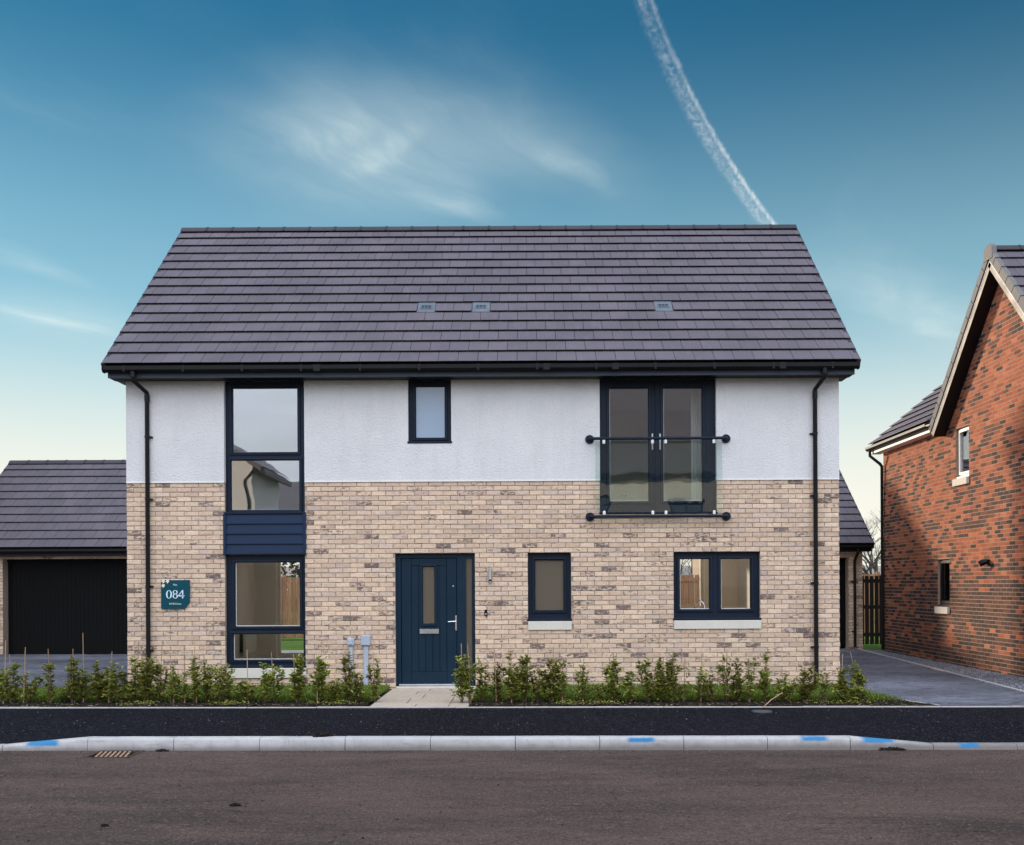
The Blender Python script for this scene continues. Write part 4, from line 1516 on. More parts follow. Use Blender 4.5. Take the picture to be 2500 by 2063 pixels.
wlp = thing('wall_light', 'slim steel wall light with sensor beside the front door', 'wall light', (-.59, -.02, 1.76))
MB().cbox(-.612, -.570, -.030, -.009, 1.66, 1.885, .006).build('back_plate', MAT['black'], wlp)
MB().tube([(-.591, -.055, 1.70), (-.591, -.055, 1.885)], .025, 16).build('lamp_tube', MAT['steel'], wlp, smooth=True)
MB().tube([(-.591, -.035, 1.668), (-.591, -.06, 1.662)], .022, 14).build('sensor', MAT['black'], wlp, smooth=True)
MB().tube([(-.591, -.06, 1.662), (-.591, -.068, 1.660)], .012, 12).build('sensor_lens', MAT['white'], wlp, smooth=True)
bell = thing('doorbell', 'small black doorbell on the brick beside the front door', 'doorbell', (-.66, -.02, 1.18))
MB().cbox(-.682, -.637, -.030, -.009, 1.128, 1.230, .008).build('case', MAT['black'], bell)
MB().tube([(-.66, -.030, 1.160), (-.66, -.034, 1.160)], .013, 14).build('button', MAT['steel'], bell, smooth=True)

for (a, b, c, d, px0, px1, lb) in ((-2.823, -2.716, .676, .797, -2.797, -2.738, 'shorter pale grey service duct with small capped box on the brick wall'),
                                   (-2.609, -2.464, .679, .843, -2.570, -2.500, 'taller pale grey service duct with square box beside the front door')):
    t_ = thing('service_duct', lb, 'service duct', ((a + b) / 2, -.04, 0), group='grey service ducts')
    MB().cbox(a, b, -.085, -.009, c, d, .012).build('cover_box', MAT['greypipe'], t_, smooth=True)
    if b - a < .12:
        MB().cbox(a + .02, b - .02, -.094, -.0845, c + .022, d - .018, .006).build('lid', MAT['greypipe'], t_)
    MB().cbox(px0, px1, -.060, -.009, .0, c - .001, .010).build('duct', MAT['greypipe'], t_, smooth=True)

# ------------------------------------------------------------------ garages
def garage(lb, X0, X1, YF_, VXa, VXb, ev, run, ridge_z, door, depth, pier_bricks, pieces, pipe=None):
    g = thing('garage', lb, 'garage', ((X0 + X1) / 2, YF_, 0))
    ey = YF_ - .30
    ez = ev
    ry = ey + run
    p = math.atan2(ridge_z - ez, run)
    dx0, dx1, dz = door
    holes = [(dx0, dx1, -.05, dz)]
    wl = MB().slab(X0, X1, -.06, ez - .06, YF_, YF_ + .33, holes).build('brick_wall', MAT['mortar'], g)
    bs_ = [b for b in courses(X0, X1, -.06, ez - .06, 2.34, holes, off=X0) if pier_bricks(b)]
    lay_bricks(wl, 'brick', bs_, buff, lambda u, d, z: (u, YF_ - d, z), -0.004, 0.009, 0.002, MAT['brick'], lambda u, z: abs(u))
    mb = MB()
    y2 = ry + run - .3
    for a in (X0, X1 - .2):
        mb.prism([(YF_ + .33, -.06), (y2, -.06), (y2, ez - .1), (ry, ridge_z - .1), (YF_ + .33, ez + (.63) * math.tan(p) - .1)], 'x', a, a + .2)
    mb.box(X0, X1, y2 - .2, y2, -.06, ez - .06)
    mb.build('side_wall', MAT['brick'], g).data.attributes['tint'].data.foreach_set('color', [c for _ in mb.f for c in (.5, .39, .3, .2)])
    dr = thing('garage_door', None, None, ((dx0 + dx1) / 2, YF_ + .2, 0), parent=g)
    k = 0
    x = dx0
    while x < dx1 - .01:
        b = min(dx1, x + .10)
        MB().cbox(x + .0008, b - .0008, YF_ + .24, YF_ + .265, .015, dz - .06, .002).build('slat', MAT['garage_door'], dr)
        x += .10
    MB().box(dx0, dx1, YF_ + .268, YF_ + .29, 0, dz).build('backing', MAT['garage_door'], dr)
    MB().box(dx0, dx1, YF_ + .20, YF_ + .26, dz - .058, dz - .001).build('head_rail', MAT['garage_door'], dr)
    rf = MB()
    for s_ in (0, 1):
        f_ = (lambda y: y) if s_ == 0 else (lambda y: 2 * ry - y)
        q = [(VXa + .02, f_(ey + .03), ez), (VXb - .02, f_(ey + .03), ez), (VXb - .02, ry, ridge_z), (VXa + .02, ry, ridge_z)]
        if s_:
            q = q[::-1]
        rf.face(q)
        rf.face([(a, b, c - .07) for a, b, c in q[::-1]])
    rf = rf.build('roof', MAT['deck'], g)
    u_ = Vector((0, math.cos(p), math.sin(p)))
    n_ = Vector((0, -math.sin(p), math.cos(p)))
    sl = math.hypot(run, ridge_z - ez)
    nc = round(sl / .335)
    ga = (sl - .02) / nc
    slope_tiles(rf, (VXa, ey - .015, ez + .004), (1, 0, 0), u_, n_, VXb - VXa, nc, ga, .302, pieces=pieces, first_off=.11)
    ridge_run(rf, (VXa + .01, ry, ridge_z + .06), (VXb - .01, ry, ridge_z + .06))
    for side, x in ((-1, VXa), (1, VXb)):
        for r_ in range(nc):
            org = Vector((x, ey - .02, ez)) + u_ * (r_ * ga)
            xa, xb = (-.012, .045) if side < 0 else (-.045, .012)
            mb = MB()
            mb.cur = (.85, .85, .9, 0)
            pr = []
            for e, lf_ in ((Vector((0, 0, 0)), .034), (u_ * (ga + .012), .022)):
                for xx, nn in ((xa, -.075), (xb, -.075), (xb, lf_), (xa, lf_)):
                    pr.append(e + Vector((xx, 0, 0)) + n_ * nn)
            mb.poly(pr, [(0, 1, 2, 3), (4, 7, 6, 5), (0, 4, 5, 1), (1, 5, 6, 2), (2, 6, 7, 3), (3, 7, 4, 0)])
            mb.build('verge_cap', MAT['ridge'], rf, loc=org)
    MB().box(VXa + .05, VXb - .05, ey + .03, ey + .05, ez - .17, ez - .01).box(VXa + .05, VXb - .05, ey + .0505, YF_ - .010, ez - .17, ez - .155).build('fascia', MAT['black'], g)
    MB().prism([(ey + .03, ez - .02), (ey + .03, ez - .10), (ey - .05, ez - .10), (ey - .085, ez - .06), (ey - .085, ez - .015), (ey - .075, ez - .015), (ey - .07, ez - .05), (ey + .02, ez - .08), (ey + .02, ez - .02)], 'x', VXa + .02, VXb - .02).build('gutter', MAT['black'], g)
    if pipe:
        dp = MB().tube([(pipe, ey - .03, ez - .10), (pipe, ey - .03, ez - .18), (pipe, YF_ - .06, ez - .40), (pipe, YF_ - .06, .02)], .036, 12).build('downpipe', MAT['black'], g, smooth=True)
        for z in (1.65, .4):
            MB().box(pipe - .075, pipe, YF_ - .05, YF_ - .012, z - .015, z + .015).build('pipe_clip', MAT['black'], dp)
    return g


garage('dark fronted garage with tiled roof on the driveway left of the house', -12.9, -9.2, 7.9, -13.42, -9.0, 2.50, 2.95, 4.82, (-12.27, -9.23, 2.27), 5.4,
       lambda b: b[0] < -12.2 or b[2] > 2.2, 300)
garage('low garage with tiled roof behind the right end of the house', 5.0, 8.37, 9.6, 4.82, 8.56, 2.56, 3.15, 4.95, (5.4, 8.02, 2.24), 5.6,
       lambda b: b[0] > 7.9 or b[2] > 2.2, 300, pipe=8.16)

# ------------------------------------------------------------------ red brick house
RX = 8.50
red = thing('brick_house', 'red brick house with gable wall at the right edge of the picture', 'house', (12, 4, 0))
AY, AZ = 2.20, 7.36      # gable apex of wall
GY0, GY1 = -0.26, 4.66    # gable wall span
EZ = 4.882
WY1 = 8.42
wz = 4.80
hU = (3.68, 4.29, 3.65, 4.65)
hL = (4.61, 5.22, 1.11, 2.09)
gs = (AZ - EZ) / (AY - GY0)


def gab(y):
    return EZ + gs * (y - GY0) if y < AY else AZ - gs * (y - AY)


def rwall(mb):
    # west face with two window openings: rows of y-cells
    ys_ = sorted({GY0, GY1, WY1, AY, hU[0], hU[1], hL[0], hL[1]})
    zs_ = sorted({-.06, hU[2], hU[3], hL[2], hL[3], wz})
    for a, b in zip(ys_, ys_[1:]):
        cy = (a + b) / 2
        for c, d in zip(zs_, zs_[1:]):
            cz = (c + d) / 2
            if any(h[0] < cy < h[1] and h[2] < cz < h[3] for h in (hU, hL)):
                continue
            mb.face([(RX, b, c), (RX, a, c), (RX, a, d), (RX, b, d)])
        if b <= GY1 + 1e-6:
            mb.face([(RX, b, wz), (RX, a, wz), (RX, a, gab(a)), (RX, b, gab(b))])
    for h in (hU, hL):
        a, b, c, d = h
        D_ = RX + .11
        mb.face([(RX, a, c), (D_, a, c), (D_, a, d), (RX, a, d)])
        mb.face([(RX, b, c), (RX, b, d), (D_, b, d), (D_, b, c)])
        mb.face([(RX, a, d), (D_, a, d), (D_, b, d), (RX, b, d)])
        mb.face([(RX, a, c), (RX, b, c), (D_, b, c), (D_, a, c)])


mb = MB()
rwall(mb)
rwl = mb.build('brick_wall', MAT['rmortar'], red)


def red_t(u, z):
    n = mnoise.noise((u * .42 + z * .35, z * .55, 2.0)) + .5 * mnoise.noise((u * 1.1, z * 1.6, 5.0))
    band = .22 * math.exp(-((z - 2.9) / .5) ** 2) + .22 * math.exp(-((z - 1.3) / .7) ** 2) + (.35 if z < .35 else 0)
    p = .30 + 1.4 * band + .6 * max(-.3, n) + (.14 if z < 1.7 else -.16 if z > 4.4 else 0)  # share of dark bricks, raised low down to stand in for shade
    t = rnd.uniform(.82, 1.15)
    c = rnd.choice([(.36, .100, .044), (.40, .118, .053), (.32, .089, .042), (.43, .138, .067)])
    d = 0.
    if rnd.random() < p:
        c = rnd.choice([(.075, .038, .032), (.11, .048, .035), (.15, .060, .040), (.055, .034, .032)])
    elif rnd.random() < .012 and z > 4.6:
        c = (.50, .36, .28)
    elif rnd.random() < .3:
        d = rnd.uniform(.1, .4)
    return (c[0] * t, c[1] * t, c[2] * t, d)


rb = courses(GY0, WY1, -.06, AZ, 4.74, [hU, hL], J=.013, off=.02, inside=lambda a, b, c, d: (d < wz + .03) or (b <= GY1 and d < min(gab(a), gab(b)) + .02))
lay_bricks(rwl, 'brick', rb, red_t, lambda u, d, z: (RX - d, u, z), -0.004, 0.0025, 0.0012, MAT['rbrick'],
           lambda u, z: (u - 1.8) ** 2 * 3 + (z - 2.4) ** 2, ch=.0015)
mb = MB()
mb.box(RX + .31, 17, GY0, GY0 + .3, -.06, EZ)
mb.box(RX + .31, 17, WY1 - .3, WY1, -.06, EZ - .1)
mb.box(16.7, 17, GY0 + .301, WY1 - .301, -.06, EZ)
mb.box(RX + .005, RX + .31, GY0, GY0 + .3, -.06, EZ - .05)
mb.box(RX + .005, RX + .31, WY1 - .3, WY1, -.06, EZ - .12)
mb.box(RX + .31, 16.7, GY0 + .31, WY1 - .31, 2.4, 2.6)
o = mb.build('side_wall', MAT['rbrick'], red)
o.data.attributes['tint'].data.foreach_set('color', [c for _ in mb.f for c in (.30, .10, .05, .3)])
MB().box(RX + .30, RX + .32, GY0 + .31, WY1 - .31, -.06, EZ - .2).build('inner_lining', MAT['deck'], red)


def side_window(h, frame, gl, lb):
    wn = thing('window', lb, None, (RX, (h[0] + h[1]) / 2, h[2]), parent=red)
    s2 = Matrix(((0, 1, 0, RX + .03), (-1, 0, 0, 0), (0, 0, 1, 0), (0, 0, 0, 1)))   # local x -> -Y, local y -> +X
    x0, x1 = -h[1], -h[0]
    lights = [(x0 + .075, x1 - .075, h[2] + .13, h[3] - .08)]
    MB().slab(x0 + .003, x1 - .003, h[2] + .05, h[3] - .003, .03, .08, lights).build('frame', MAT[frame], wn, xf=s2)
    a, b, c, d = lights[0]
    MB().slab(a - .045, b + .045, c - .045, d + .045, .012, .031, lights).build('sash', MAT[frame], wn, xf=s2)
    MB().box(a - .003, b + .003, .045, .051, c - .003, d + .003).build('pane', MAT[gl], wn, xf=s2)
    MB().cbox(x0 - .05, x1 + .0, -.085, .06, h[2] - .135, h[2] + .005, .006).build('stone_sill', MAT['sill'], wn, xf=s2)
    MB().cbox(x0 + .003, x1 - .003, -.02, .04, h[2] + .012, h[2] + .048, .004).build('cill', MAT[frame], wn, xf=s2)


side_window(hU, 'pvc', 'glassup', 'white framed upper window')
side_window(hL, 'black', 'glass', 'dark framed lower window')

rr = MB()
VR = RX - .26          # verge line
ev_y0, ev_y1 = GY0 - .28, GY1 + .28
ez_r = EZ - .28 * gs + .14
apz = AZ + .16
for (ya, yb) in ((ev_y0, AY), (ev_y1, AY)):
    q = [(VR, ya, ez_r), (17.2, ya, ez_r), (17.2, yb, apz), (VR, yb, apz)]
    rr.face(q)
    rr.face([(a, b, c - .06) for a, b, c in q[::-1]])
# rear wing slope (faces the drive)
wp = R(39.5)
we_x = RX - .27
WLEN = 3.6
wtop = (we_x + WLEN * math.cos(wp), wz + .10 + WLEN * math.sin(wp))
q = [(we_x + .02, ev_y1, wz + .10), (we_x + .02, WY1 + .22, wz + .10), (wtop[0], WY1 + .22, wtop[1]), (wtop[0], ev_y1 - 2.2, wtop[1])]
rr.face(q[::-1])
rr.face([(a, b, c - .06) for a, b, c in q])
q2 = [(wtop[0], ev_y1 - 1.0, wtop[1]), (wtop[0], WY1 + .22, wtop[1]), (17, WY1 + .22, wz), (17, ev_y1 - 1, wz)]
rr.face(q2)
rr.face([(a, b, c - .06) for a, b, c in q2[::-1]])
rr = rr.build('roof', MAT['deck'], red)
gp2 = math.atan2(apz - ez_r, AY - ev_y0)
u_ = Vector((0, math.cos(gp2), math.sin(gp2)))
n_ = Vector((0, -math.sin(gp2), math.cos(gp2)))
sl = math.hypot(apz - ez_r, AY - ev_y0)
nc = round(sl / .33)
ga = (sl - .02) / nc
slope_tiles(rr, (VR + .05, ev_y0, ez_r + .005), (1, 0, 0), u_, n_, 2.1, nc, ga, .302, pieces=150)
u3 = Vector((0, -math.cos(gp2), math.sin(gp2)))
n3 = Vector((0, math.sin(gp2), math.cos(gp2)))
slope_tiles(rr, (VR + .05 + 2.1, ev_y1, ez_r + .005), (-1, 0, 0), u3, n3, 2.1, nc, ga, .302, pieces=0)
uw = Vector((math.cos(wp), 0, math.sin(wp)))
nw = Vector((-math.sin(wp), 0, math.cos(wp)))
slope_tiles(rr, (we_x, WY1 + .22, wz + .105), (0, -1, 0), uw, nw, WY1 + .22 - ev_y1 + 2.4, 10, .335, .302, pieces=130, keep=lambda a, b, r: WY1 + .22 - b > ev_y1 + .02 - max(0.0, (wz + .105 + r * .335 * math.sin(wp) - ez_r - .10) / gs))
ridge_run(rr, (VR + .02, AY, apz + .06), (VR + 3.0, AY, apz + .06))
for (u4, n4, y4) in ((u_, n_, ev_y0), (u3, n3, ev_y1)):
    for r_ in range(nc):
        org = Vector((VR, y4, ez_r)) + u4 * (r_ * ga)
        mb = MB()
        pr = []
        for e, lf_ in ((u4 * .004, .050), (u4 * (ga - .014), .040)):
            for xx, nn in ((-.02, -.10), (.07, -.10), (.07, lf_), (-.02, lf_)):
                pr.append(e + Vector((xx, 0, 0)) + n4 * nn)
        mb.poly(pr, [(0, 1, 2, 3), (4, 7, 6, 5), (0, 4, 5, 1), (1, 5, 6, 2), (2, 6, 7, 3), (3, 7, 4, 0)])
        mb.build('verge_cap', MAT['verge'], rr, loc=org)
    mb = MB()
    pr = []
    for s_ in (0.0, sl - .03):
        e = Vector((VR, y4, ez_r)) + u4 * s_
        for xx, nn in ((.0, -.142), (.02, -.142), (.02, -.101), (.0, -.101)):
            pr.append(e + Vector((xx, 0, 0)) + n4 * nn)
    mb.poly(pr, [(0, 1, 2, 3), (4, 7, 6, 5), (0, 4, 5, 1), (1, 5, 6, 2), (2, 6, 7, 3), (3, 7, 4, 0)])
    mb.build('bargeboard', MAT['greyvent'], red)
    mb = MB()
    pr = []
    for s_ in (0.0, sl - .03):
        e = Vector((VR, y4, ez_r)) + u4 * s_
        for xx, nn in ((.004, -.235), (.255, -.235), (.255, -.143), (.004, -.143)):
            pr.append(e + Vector((xx, 0, 0)) + n4 * nn)
    mb.poly(pr, [(0, 1, 2, 3), (4, 7, 6, 5), (0, 4, 5, 1), (1, 5, 6, 2), (2, 6, 7, 3), (3, 7, 4, 0)])
    mb.build('verge_soffit', MAT['black'], red)
# apex block where the verge caps meet
mb = MB().prism([(AY - .17, apz - .17), (AY + .17, apz - .17), (AY + .15, apz + .04), (AY + .06, apz + .10), (AY - .06, apz + .10), (AY - .15, apz + .04)], 'x', VR - .03, VR + .06)
mb.build('apex_cap', MAT['verge'], rr)
MB().box(we_x + .03, we_x + .05, ev_y1 + .02, WY1 + .2, wz - .10, wz + .07).box(we_x + .051, RX - .009, ev_y1 + .02, WY1 + .2, wz - .10, wz - .088).build('fascia', MAT['pvc'], red)
MB().prism([(we_x + .03, wz + .06), (we_x + .03, wz - .03), (we_x - .04, wz - .03), (we_x - .085, wz + .015), (we_x - .085, wz + .065), (we_x - .075, wz + .065), (we_x - .07, wz + .02), (we_x + .02, wz - .01), (we_x + .02, wz + .06)], 'y', ev_y1 + .02, WY1 + .25).build('gutter', MAT['black'], red)
MB().tube([(we_x - .025, WY1 + .08, wz - .03), (we_x - .025, WY1 + .08, wz - .15), (RX - .10, WY1 - .06, wz - .36), (RX - .06, WY1 - .06, wz - .42), (RX - .06, WY1 - .06, .02)], .036, 12).build('downpipe', MAT['black'], red, smooth=True)
bl_ = thing('bulkhead_light', 'small black outside lamp on the red brick wall', 'wall light', (RX, 2.85, 1.98))
MB().cbox(RX - .03, RX - .008, 2.79, 2.91, 1.92, 2.04, .01).build('back_plate', MAT['black'], bl_)
MB().tube([(RX - .03, 2.85, 2.0), (RX - .10, 2.88, 1.98), (RX - .15, 2.91, 1.95)], [.045, .06, .055], 14).build('lamp_head', MAT['black'], bl_, smooth=True)

# ------------------------------------------------------------------ gate and fences
gate = thing('gate', 'dark slatted timber gate between the low garage and the red house', 'gate', (8.72, 9.9, .06))
x = 8.40
while x < 9.15:
    MB().cbox(x, x + .094, 9.86, 9.88, .06, 1.79 + rnd.uniform(-.01, .01), .003).build('board', MAT['gate'], gate)
    x += .122
for z in (.30, 1.0, 1.66):
    MB().cbox(8.38, 9.2, 9.881, 9.925, z - .045, z + .045, .003).build('gate_rail', MAT['gate'], gate)

fence = thing('garden_fence', 'brown timber board fence at the back of the garden', 'fence', (0, 15.5, 0))
x = -13.0
while x < 16.0:
    t = rnd.uniform(.8, 1.15)
    mb = MB()
    mb.cur = (t, t, t, 0)
    mb.cbox(-.065, .062, -.011, .011, 0, 1.86 + rnd.uniform(-.01, .01), .003)
    mb.build('board', MAT['fence'], fence, loc=(x, 15.5, .02))
    x += .138
for z in (.4, 1.0, 1.6):
    MB().box(-13, 16, 15.512, 15.56, z - .04, z + .04).build('fence_rail', MAT['fence'], fence)
x = -13.0
while x < 16:
    MB().cbox(x - .05, x + .05, 15.515, 15.61, 0, 1.95, .004).build('fence_post', MAT['fence'], fence)
    x += 1.83
sf = thing('slatted_fence', 'brown slatted timber fence seen through the double casement window', 'fence', (2.8, 10.2, 0))
x = .6
while x < 4.95:
    t = rnd.uniform(.8, 1.15)
    mb = MB()
    mb.cur = (t, t, t, 0)
    mb.cbox(-.055, .055, -.01, .01, .06, 1.84, .003)
    mb.build('board', MAT['fence'], sf, loc=(x, 10.2, 0))
    x += .138
for z in (.4, 1.05, 1.72):
    MB().box(.5, 4.98, 10.165, 10.189, z - .045, z + .045).build('fence_rail', MAT['fence'], sf)
sheet('bounce_patio', -8.0, 4.1, 6.63, 10.1, -.03, 'slabpale', label='added pale paving behind the house that bounces light indoors')  # pale sheet added to bounce sunlight into the ground floor rooms
sheet('back_lawn', -30, 40, 6.65, 60, -.085, 'backturf', label='green back garden lawn behind the houses')


# bare winter trees beyond the fence
def bare_tree(name, lb, loc, h, seed, spread=.55, levels=5):
    rg = random.Random(seed)
    tr = thing(name, lb, 'tree', loc, group='bare trees beyond the garden')
    trunk = MB()
    crown = MB()
    def grow(p, d, L, r, lv):
        pts = [p]
        rs = [r]
        q = Vector(p)
        dd = Vector(d)
        n = 4
        for i in range(n):
            dd = (dd + Vector((rg.uniform(-1, 1), rg.uniform(-1, 1), rg.uniform(-.5, .8))) * .16).normalized()
            q = q + dd * (L / n)
            pts.append(q.copy())
            rs.append(r * (1 - .5 * (i + 1) / n))
        (trunk if lv <= 1 else crown).tube(pts, rs, 6 if lv < 2 else 4, cap=False)
        if lv >= levels:
            return
        kids = rg.randint(3, 4) if lv else 5
        for k in range(kids):
            i = rg.randint(2, n) if lv else rg.randint(1, n)
            a = rg.uniform(0, 6.283)
            nd = (dd * .7 + Vector((math.cos(a), math.sin(a), rg.uniform(-.1, .7))) * spread * 1.2).normalized()
            grow(pts[i], nd, L * rg.uniform(.58, .78), rs[i] * .72, lv + 1)
    grow(Vector((0, 0, -.3)), Vector((0, 0, 1)), h * .36, h * .028, 0)
    trunk.build('trunk', MAT['tree_bark'], tr, loc=loc)
    crown.build('crown', MAT['tree_bark'], tr, loc=loc)


bare_tree('oak_tree', 'bare winter tree rising behind the slatted gate', (41.0, 104, -.3), 13.5, 11)
bare_tree('thorn_tree', 'spreading bare tree seen through the double casement window', (5.1, 19.5, -.1), 4.6, 21, .75)
bare_tree('oak_tree', 'smaller bare tree further off beyond the gate gap', (63, 160, -.3), 11, 31)

# evergreen hedge behind the fence
hg = thing('evergreen_hedge', 'dark evergreen hedge behind the back fence', 'hedge', (-7, 18, 0))
mb = MB()
rg = random.Random(2)
for _ in range(9000):
    x, y, z = rg.uniform(-13, 2.5), rg.uniform(17.2, 18.8), rg.uniform(0, 2.6 + .4 * mnoise.noise((_ * .01, 0, 0)))
    s = rg.uniform(.05, .13)
    d1 = Vector((rg.uniform(-1, 1), rg.uniform(-1, 1), rg.uniform(-1, 1))).normalized()
    d2 = d1.cross(Vector((rg.uniform(-1, 1), rg.uniform(-1, 1), rg.uniform(-1, 1)))).normalized()
    c = Vector((x, y, z))
    mb.face([c - d1 * s, c + d2 * s * .5, c + d1 * s, c - d2 * s * .5], (1, 1, 1, rg.random()))
mb.build('foliage', MAT['ever'], hg)
for k in range(9):
    x = -12.5 + k * 1.8
    MB().tube([(x, 18, 0), (x + .1, 18, 1.4), (x, 18, 2.5)], [.09, .06, .02], 6).build('trunk', MAT['tree_bark'], hg)

# low far hills
mb = MB()
n = 120
prev = None
for i in range(n + 1):
    x = -1500 + 3000 * i / n
    z = 26 + 14 * mnoise.noise((x * .004, 0, 1)) + 5 * mnoise.noise((x * .02, 0, 2))
    cur = [(x, 900, -.3), (x, 1150, z * .75), (x, 1400, z), (x, 1900, -.3)]
    if prev:
        for a in range(3):
            mb.face([prev[a], cur[a], cur[a + 1], prev[a + 1]])
    prev = cur
mb.build('hills', MAT['hill'], label='low pale hills on the horizon', kind='structure', smooth=True)


# ------------------------------------------------------------------ houses across the street (seen in the window reflections), plus one added for shade
def far_house(lb, x0, x1, y0, y1, ez, rz, wallm, low):
    h = thing('house', lb, 'house', ((x0 + x1) / 2, (y0 + y1) / 2, 0))
    ym = (y0 + y1) / 2
    mb = MB()
    mb.prism([(y0, -.2), (y1, -.2), (y1, ez), (ym, rz - .1), (y0, ez)], 'x', x0, x1)
    o = mb.build('wall', MAT[wallm], h)
    o.data.attributes['tint'].data.foreach_set('color', [c for _ in mb.f for c in ((.36, .12, .06, .2) if wallm == 'rbrick' else (.5, .4, .3, .1))])
    MB().box(x0 - .01, x1 + .01, y0 - .012, y1 + .012, -.2, low).build('brick_base', MAT['mortar'], h)
    mb = MB()
    t_ = (rz - ez) / (ym - y0)
    ov = .4
    for a, b in ((y1 + ov, -1), (y0 - ov, 1)):
        q = [(x0 - .35, a, ez - ov * t_ + .12), (x1 + .35, a, ez - ov * t_ + .12), (x1 + .35, ym, rz + .12), (x0 - .35, ym, rz + .12)]
        mb.face(q if b > 0 else q[::-1])
        mb.face([(p[0], p[1], p[2] - .2) for p in (q[::-1] if b > 0 else q)])
    mb.build('roof', MAT['tile'], h)
    MB().box(x0 - .35, x1 + .35, y1 + ov - .05, y1 + ov + .06, ez - ov * t_ - .12, ez - ov * t_ + .1).build('gutter', MAT['black'], h)
    n = 3
    for k in range(n):
        for z in (1.0, 3.5):
            xc = x0 + (x1 - x0) * (k + .5) / n
            w_ = thing('window', None, None, (xc, y1, z), parent=h)
            MB().slab(xc - .6, xc + .6, z, z + 1.2, y1 + .02, y1 + .08, [(xc - .52, xc - .03, z + .08, z + 1.12), (xc + .03, xc + .52, z + .08, z + 1.12)]).build('frame', MAT['navy'], w_)
            MB().box(xc - .53, xc + .53, y1 + .03, y1 + .04, z + .07, z + 1.13).build('pane', MAT['frost'], w_)
    return h


def gable_house(lb, x0, x1, y0, y1, ez, rz):
    h = thing('house', lb, 'house', ((x0 + x1) / 2, (y0 + y1) / 2, 0))
    xm = (x0 + x1) / 2
    MB().prism([(x0, -.2), (x1, -.2), (x1, ez), (xm, rz - .1), (x0, ez)], 'y', y0, y1).build('wall', MAT['render'], h)
    MB().box(x0 - .01, x1 + .01, y0 - .01, y1 + .01, -.2, 2.4).build('brick_base', MAT['mortar'], h)
    t_ = (rz - ez) / (xm - x0)
    mb = MB()
    for xa in (x0 - .45, x1 + .45):
        q = [(xa, y0 - .3, ez - .45 * t_ + .12), (xa, y1 + .3, ez - .45 * t_ + .12), (xm, y1 + .3, rz + .12), (xm, y0 - .3, rz + .12)]
        mb.face(q)
        mb.face([(a, b, c - .22) for a, b, c in q])
        mb.face([q[1], q[2], (q[2][0], q[2][1], q[2][2] - .22), (q[1][0], q[1][1], q[1][2] - .22)])
    mb.build('roof', MAT['tile'], h)
    for xa in (x0 - .5, x1 + .38):
        MB().box(xa, xa + .12, y0 - .3, y1 + .32, ez - .45 * t_ - .14, ez - .45 * t_ + .06).build('gutter', MAT['black'], h)
    MB().tube([(x1 + .05, y1 + .06, ez - .3), (x1 - .25, y1 + .06, ez - .6), (x1 - .25, y1 + .06, 0)], .05, 8).build('downpipe', MAT['black'], h)
    for xc in (xm - 2.2, xm + 2.2):
        w_ = thing('window', None, None, (xc, y1, 3.4), parent=h)
        MB().slab(xc - .6, xc + .6, 3.4, 4.6, y1 + .02, y1 + .08, [(xc - .52, xc - .03, 3.48, 4.52), (xc + .03, xc + .52, 3.48, 4.52)]).build('frame', MAT['navy'], w_)
        MB().box(xc - .53, xc + .53, y1 + .03, y1 + .04, 3.47, 4.53).build('pane', MAT['frost'], w_)


gable_house('white rendered gable house across the street mirrored in the tall left window', -19.4, -10.2, -25.5, -22.0, 6.15, 9.2)
far_house('white rendered house across the street mirrored in the french doors', 0.6, 11.0, -30.0, -22.0, 6.0, 9.8, 'render', 1.5)
far_house('red brick house further down the street mirrored in the tall left window', -22.0, -8.6, -45.0, -35.0, 4.6, 7.3, 'rbrick', .3)
far_house('unseen brick house added left of the dark fronted garage to shade the road', -24.6, -14.75, 4.5, 10.9, 5.1, 8.2, 'brick', 2.4)  # out of view, added to keep the sun off the left of the road
sheet('opposite_verge', -60, 60, -80, -14.4, -.06, 'turf', label='grass verge and gardens across the street')


# ------------------------------------------------------------------ hedge plants
def leaf_quad(mb, p, d, side, L, W, c):
    d = d.normalized()
    up_ = d.cross(side).normalized()
    side = up_.cross(d).normalized()
    tip = p + d * L - up_ * L * .12
    m1_ = p + d * L * .35
    m2_ = p + d * L * .72
    mb.poly([p, m1_ + side * W * .5 + up_ * W * .16, m2_ + side * W * .40 + up_ * W * .10, tip, m2_ - side * W * .40 + up_ * W * .10, m1_ - side * W * .5 + up_ * W * .16],
            [(0, 1, 2, 3), (0, 3, 4, 5)], c)


